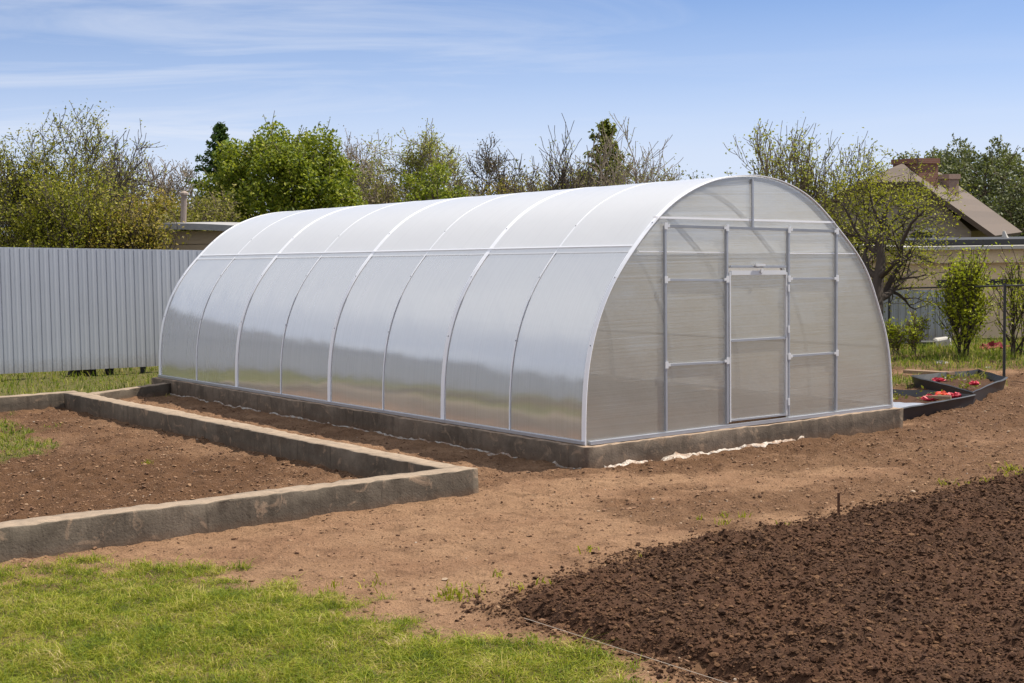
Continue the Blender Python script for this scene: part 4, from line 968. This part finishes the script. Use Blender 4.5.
def tree(name, label, px_, Yd, top, wpx, leafm, barkm, nleaf, lsize, seed, base=0.0, cat='tree', group=None, cloud=.1, twig=None, zlow=0, **kw):
    b = at(px_, 300, Yd); b = np.array([b[0], Yd, 0]); Hh = at(px_, top, Yd)[2]; sp_ = wpx*Yd/F
    root = empty(name, b, label, cat, group)
    segs, tips, sx_, sz = grow(seed, Hh, sp_, **kw); rg = np.random.default_rng(seed)
    rs = Yd/F       # a pixel here, in metres
    lo = [(p, [max(r, .4*rs) for r in q]) for lv, p, q in segs if lv <= 1]; hi = [(p, [max(min(r, .03), .30*rs) for r in q]) for lv, p, q in segs if lv > 1]
    V, Fq = tubes_np(lo, sx_, sz, 6); np_mesh('trunk', V+b, Fq.ravel(), np.full(len(Fq), 4), [M[barkm]], root, smooth=True)
    V, Fq = tubes_np(hi, sx_, sz, 3); mi = np.zeros(len(Fq), int); mats = [M[twig or barkm]]
    if nleaf:
        T = np.array([(p.x*sx_, p.y*sx_, p.z*sz) for p, _, _ in tips]); T = T[T[:, 2] > zlow]
        k = rg.integers(0, len(T), nleaf); C = T[k]+np.clip(rg.normal(0, cloud, (nleaf, 3)), -1.4*cloud, 1.4*cloud)*np.array([1, 1, .8]); C = C[C[:, 2] > .03]
        S = lsize*rg.uniform(.55, 1.35, len(C)); LV, LF = leaf_quads(C, S, rg)
        LF = LF+len(V); V = np.concatenate([V, LV]); Fq = np.concatenate([Fq, LF]); mi = np.concatenate([mi, np.ones(len(LF), int)]); mats.append(LEAF[leafm])
    np_mesh('crown', V+b, Fq.ravel(), np.full(len(Fq), 4), mats, root, matidx=mi)
    return root
def conifer(name, label, px_, Yd, top, wpx, leafm, seed, zfoot=.6, n=9000, ls=.09, group=None):
    b = at(px_, 300, Yd); b = np.array([b[0], Yd, 0]); Hh = at(px_, top, Yd)[2]; R = wpx*Yd/F/2; rg = np.random.default_rng(seed)
    root = empty(name, b, label, 'conifer', group)
    V, Fq = tubes_np([([Vector((0, 0, 0)), Vector((.02, 0, Hh*.5)), Vector((0, 0, Hh*.98))], [.14, .09, .01])], 1, 1, 7); np_mesh('trunk', V+b, Fq.ravel(), np.full(len(Fq), 4), [M['bark']], root)
    C = []; nb = 58; seg = []
    for k in range(nb):
        z = zfoot+(Hh-zfoot)*(k/nb)**.9; f = 1-(z-zfoot)/(Hh-zfoot); L = R*(.06+1.05*f**.85)*rg.uniform(.5, 1.3); az = k*2.399+rg.normal(0, .3)
        m_ = max(6, int(n/nb*(.3+1.4*f))); t = rg.random(m_)**.6
        up_ = .25*L*t*t-.08*L*t
        sg = rg.normal(0, .05+.10*L, m_)*t
        C.append(np.stack([cos(az)*L*t-sin(az)*sg, sin(az)*L*t+cos(az)*sg, z+up_+rg.normal(0, .05, m_)], -1))
        seg.append(([Vector((0, 0, z)), Vector((cos(az)*L*.6, sin(az)*L*.6, z+.05*L)), Vector((cos(az)*L, sin(az)*L, z+.17*L))], [.02, .012, .004]))
    C.append(np.stack([rg.normal(0, .05, 200), rg.normal(0, .05, 200), Hh-rg.random(200)*.5], -1))
    C = np.concatenate(C); V, Fq = tubes_np(seg, 1, 1, 3); LV, LF = leaf_quads(C, ls*rg.uniform(.6, 1.3, len(C)), rg, 1.8)
    mi = np.concatenate([np.zeros(len(Fq), int), np.ones(len(LF), int)]); LF = LF+len(V); V = np.concatenate([V, LV]); Fq = np.concatenate([Fq, LF])
    np_mesh('crown', V+b, Fq.ravel(), np.full(len(Fq), 4), [M['bark'], LEAF[leafm]], root, matidx=mi); return root

def clump_tree(name, label, px_, Yd, top, wpx, leafm, seed, n, ls, group=None, cat='tree', nc=80, cz=.58, bark='bark', cr=.17, open_=.25):
    b = at(px_, 300, Yd); b = np.array([b[0], Yd, 0]); Hh = at(px_, top, Yd)[2]; R = wpx*Yd/F/2; rg = np.random.default_rng(seed)
    root = empty(name, b, label, cat, group); rs = Yd/F
    c0 = np.array([0, 0, Hh*cz]); rz = Hh*(1-cz); segs = []; C = []
    th_ = rg.normal(0, .1, 2)
    segs.append(([Vector((0, 0, 0)), Vector((th_[0], th_[1], Hh*.3)), Vector((th_[0]*1.5, 0, Hh*.6)), Vector((0, 0, Hh*.85))], [.16, .12, .07, .02]))
    for k in range(nc):
        u = 1-1.93*(k+.5)/nc; az = k*2.39996+rg.normal(0, .25); q = sqrt(max(0, 1-u*u)); rr = rg.uniform(.5, 1.0)**.6*rg.uniform(.86, 1.06)
        c = c0+np.array([cos(az)*q*R, sin(az)*q*R, u*rz*(1 if u > 0 else .95)])*rr
        s_ = R*cr*rg.uniform(.6, 1.5)
        m_ = int(n/nc*(s_/(R*cr))**1.7); d = rg.normal(size=(m_, 3)); d /= np.linalg.norm(d, axis=1)[:, None]; d[:, 2] = d[:, 2]*.9+.12
        rad = rg.random(m_)[:, None]**.35; out = (c-c0)/(np.linalg.norm(c-c0)+1e-6)
        C.append(c+d*rad*s_*np.array([1.05, 1.05, .95])+out*s_*.2)
        for _ in range(3):      # shoots standing out of the clump
            dd = out+rg.normal(0, .5, 3)+np.array([0, 0, .6]); dd /= np.linalg.norm(dd); L = s_*rg.uniform(.9, 1.9); e_ = c+dd*L
            segs.append(([Vector(c), Vector((c+e_)/2+rg.normal(0, .03, 3)), Vector(e_)], [.3*rs]*3)); tt = rg.random(9)[:, None]; C.append(c+dd*L*(.4+.6*tt)+rg.normal(0, .02, (9, 3)))
        a = np.array([0, 0, min(c[2]*.75, Hh*.7)]); mid = (a+c)/2+np.array([0, 0, -.08*R])+rg.normal(0, .06, 3)
        segs.append(([Vector(a), Vector(mid), Vector(c)], [.035, .022, .3*rs]))
    C = np.concatenate(C); V, Fq = tubes_np(segs[:1], 1, 1, 7); np_mesh('trunk', V+b, Fq.ravel(), np.full(len(Fq), 4), [M[bark]], root, smooth=True)
    V, Fq = tubes_np(segs[1:], 1, 1, 3); LV, LF = leaf_quads(C, ls*rg.uniform(.6, 1.35, len(C)), rg); mi = np.concatenate([np.zeros(len(Fq), int), np.ones(len(LF), int)])
    Fq = np.concatenate([Fq, LF+len(V)]); V = np.concatenate([V, LV]); np_mesh('crown', V+b, Fq.ravel(), np.full(len(Fq), 4), [M[bark], LEAF[leafm]], root, matidx=mi); return root
DENSE = dict(levels=5, nchild=(12, 6, 4, 3), ang=(.5, 1.15), trunk=.12, up=.15, twist=.5)
SHRUB = dict(levels=5, nchild=(7, 5, 4, 3), ang=(.35, .9), trunk=.12, up=.22, twist=.5, stems=5, r0=.05)
BARE = dict(levels=5, nchild=(8, 6, 5, 4), ang=(.4, .95), trunk=.25, up=.18, twist=.6, r0=.09)
UPR = dict(levels=4, nchild=(8, 6, 5), ang=(.3, .8), trunk=.15, up=.35, twist=.5, r0=.07)
BG = 'trees beyond the fence'; BU = 'bushes beyond the fence'
# left of the greenhouse
tree('leafy_tree', 'tall yellow-green leafy tree at the far left edge behind the fence', 22, 25, 103, 150, 'willow', 'barkdark', 24000, .031, 101, cloud=.09, group=BG, **dict(SHRUB, stems=4, up=.4))
tree('leafy_tree', 'yellow-green bushy tree below the dark branched tree at far left', 62, 24, 158, 130, 'willow', 'barkdark', 30000, .031, 102, cloud=.12, group=BG, **SHRUB)
tree('bare_tree', 'budding tree with dark branches rising over the yellow-green bushes at left', 90, 28, 110, 115, 'bud', 'barkdark', 2600, .032, 103, cloud=.05, group=BG, **dict(BARE, trunk=.4))
tree('bush', 'ochre spring bush over the left part of the shed', 122, 24.5, 180, 105, 'ochre', 'barkdark', 13000, .031, 104, cloud=.12, cat='bush', group=BU, zlow=1.2, **SHRUB)
tree('bush', 'olive green bush behind the stove pipe of the shed', 192, 30, 190, 100, 'olive', 'bark', 18000, .042, 105, cloud=.14, cat='bush', group=BU, **SHRUB)
tree('bush', 'olive and rust bush behind the ochre bush at left', 130, 33, 165, 130, 'ochre', 'bark', 18000, .05, 121, cloud=.18, cat='bush', group=BU, **SHRUB)
tree('bare_tree', 'grey leafless tree right of the dark branched tree at left', 142, 44, 146, 90, 'brown', 'twig', 2200, .04, 106, cloud=.1, group=BG, **dict(BARE, up=.3))
tree('bare_tree', 'grey leafless tree just left of the dark conifer', 180, 46, 141, 85, 'brown', 'twig', 2000, .04, 107, cloud=.1, group=BG, **dict(BARE, up=.35))
conifer('conifer', 'dark green pointed conifer left of the bright green tree', 225, 44, 124, 82, 'pine', 108, 1.5, 9000, .085, BG)
tree('bush', 'dark green bush at the foot of the pointed conifer', 210, 40, 180, 64, 'far', 'bark', 10000, .055, 109, cloud=.16, cat='bush', group=BU, **SHRUB)
clump_tree('leafy_tree', 'dense bright green rounded tree above the left end of the greenhouse', 285, 34, 131, 146, 'green', 110, 60000, .056, BG, nc=150, cz=.47, cr=.2)
tree('bare_tree', 'greyish bare tree right of the bright green tree', 345, 46, 127, 105, 'brown', 'twig', 5000, .04, 111, cloud=.12, group=BG, **dict(BARE, stems=2))
tree('budding_tree', 'light green budding round-topped tree with a pale trunk', 408, 42, 119, 112, 'bud', 'bark', 9000, .045, 112, cloud=.10, twig='twig', group=BG, **dict(BARE, trunk=.35, up=.15))
clump_tree('bush', 'fresh green bush at the foot of the light green budding tree', 432, 38, 166, 84, 'green', 113, 9000, .05, BU, 'bush', nc=45, cz=.5, cr=.22)
tree('bare_tree', 'dark bare tree right of the light green budding tree', 490, 42, 133, 92, 'brown', 'barkdark', 3000, .04, 114, cloud=.1, group=BG, **BARE)
tree('bare_tree', 'bare upright tree with long thin shoots above the middle of the roof', 545, 34, 117, 110, 'bud', 'barkdark', 1500, .032, 115, cloud=.05, group=BG, **dict(UPR, stems=4))
conifer('conifer', 'olive green conifer above the right part of the greenhouse roof', 607, 38, 122, 112, 'cedar', 116, .8, 9000, .075, BG)
tree('bare_tree', 'bare budding tree right of the olive conifer with spreading shoots', 634, 34, 114, 120, 'bud', 'bark', 2600, .032, 117, cloud=.05, group=BG, twig='twig', **dict(UPR, stems=5, ang=(.35, .95)))
for i, (x, y, w_, lm, lab) in enumerate([(345, 168, 80, 'brown', 'brownish bush above the roof between the green tree and the budding tree'), (468, 170, 85, 'olive', 'olive bush above the roof below the dark bare tree'),
                                         (520, 168, 85, 'ochre', 'ochre bush above the roof left of the upright bare tree'), (570, 166, 85, 'olive', 'olive bush above the roof left of the olive conifer'), (648, 164, 90, 'olive', 'olive bush above the roof right of the olive conifer'), (392, 172, 70, 'olive', 'small olive bush behind the pale trunk of the budding tree')]):
    tree('bush', lab, x, 37+i % 3*2, y, w_, lm, 'bark', 12000, .05, 130+i, cloud=.18, cat='bush', group=BU, **SHRUB)
tree('leafy_tree', 'small dark treetop just left of the greenhouse crest', 690, 60, 172, 60, 'far', 'bark', 4000, .07, 140, cloud=.2, group=BG, **DENSE)
# right of the crest
tree('budding_tree', 'pale green budding tree rising behind the greenhouse crest', 792, 24, 116, 130, 'bud', 'bark', 6500, .034, 141, cloud=.06, group=BG, **dict(UPR, stems=5, ang=(.35, .95)))
tree('bush', 'yellow-green bush between the greenhouse arch and the house gable', 838, 26, 180, 85, 'willow', 'barkdark', 9000, .032, 142, cloud=.12, cat='bush', group=BU, **SHRUB)
tree('twisted_tree', 'dark crooked tree with small yellow leaves in front of the house', 872, 21.5, 140, 225, 'yellow', 'barkdark', 7500, .026, 143, cloud=.07, group=BG, **dict(BARE, trunk=.3, crook=1.6, up=.08, stems=1, r0=.13, ang=(.6, 1.25), levels=5, lean=(.16, 0), nchild=(9, 5, 4, 3)))
clump_tree('leafy_tree', 'large grey-green tree behind the house at the right edge', 985, 52, 150, 135, 'far', 144, 26000, .08, BG, nc=110, cz=.5, cr=.2)
clump_tree('leafy_tree', 'grey-green tree directly behind the house chimneys', 940, 56, 148, 95, 'far', 145, 14000, .08, BG, nc=75, cz=.5, cr=.2)
tree('leafy_tree', 'lower grey-green tree behind the outbuilding at the right edge', 1035, 46, 168, 110, 'far', 'bark', 16000, .065, 146, cloud=.22, group=BG, **DENSE)
SG = 'shrubs by the right fence'
tree('shrub', 'bright yellow-green upright shrub in front of the corrugated fence', 962, 21.1, 240, 58, 'lime', 'barkdark', 6500, .03, 150, cloud=.07, cat='shrub', group=SG, **dict(SHRUB, stems=7, up=.45, ang=(.3, .8), levels=3, r0=.022, trunk=.03, nchild=(14, 5), twist=.7))
tree('shrub', 'thin budding shrub at the right edge in front of the beige wall', 1014, 21.0, 246, 72, 'lime', 'barkdark', 1500, .03, 151, cloud=.06, cat='shrub', group=SG, **dict(SHRUB, stems=4, up=.4, ang=(.35, .9), levels=3, r0=.025, trunk=.05, nchild=(11, 5), twist=.7))
tree('shrub', 'small pale green shrub beside the right foot of the greenhouse', 905, 21.0, 308, 42, 'lime', 'bark', 1500, .028, 152, cloud=.05, cat='shrub', group=SG, **dict(SHRUB, stems=4, up=.45, ang=(.25, .7), r0=.012, levels=4))
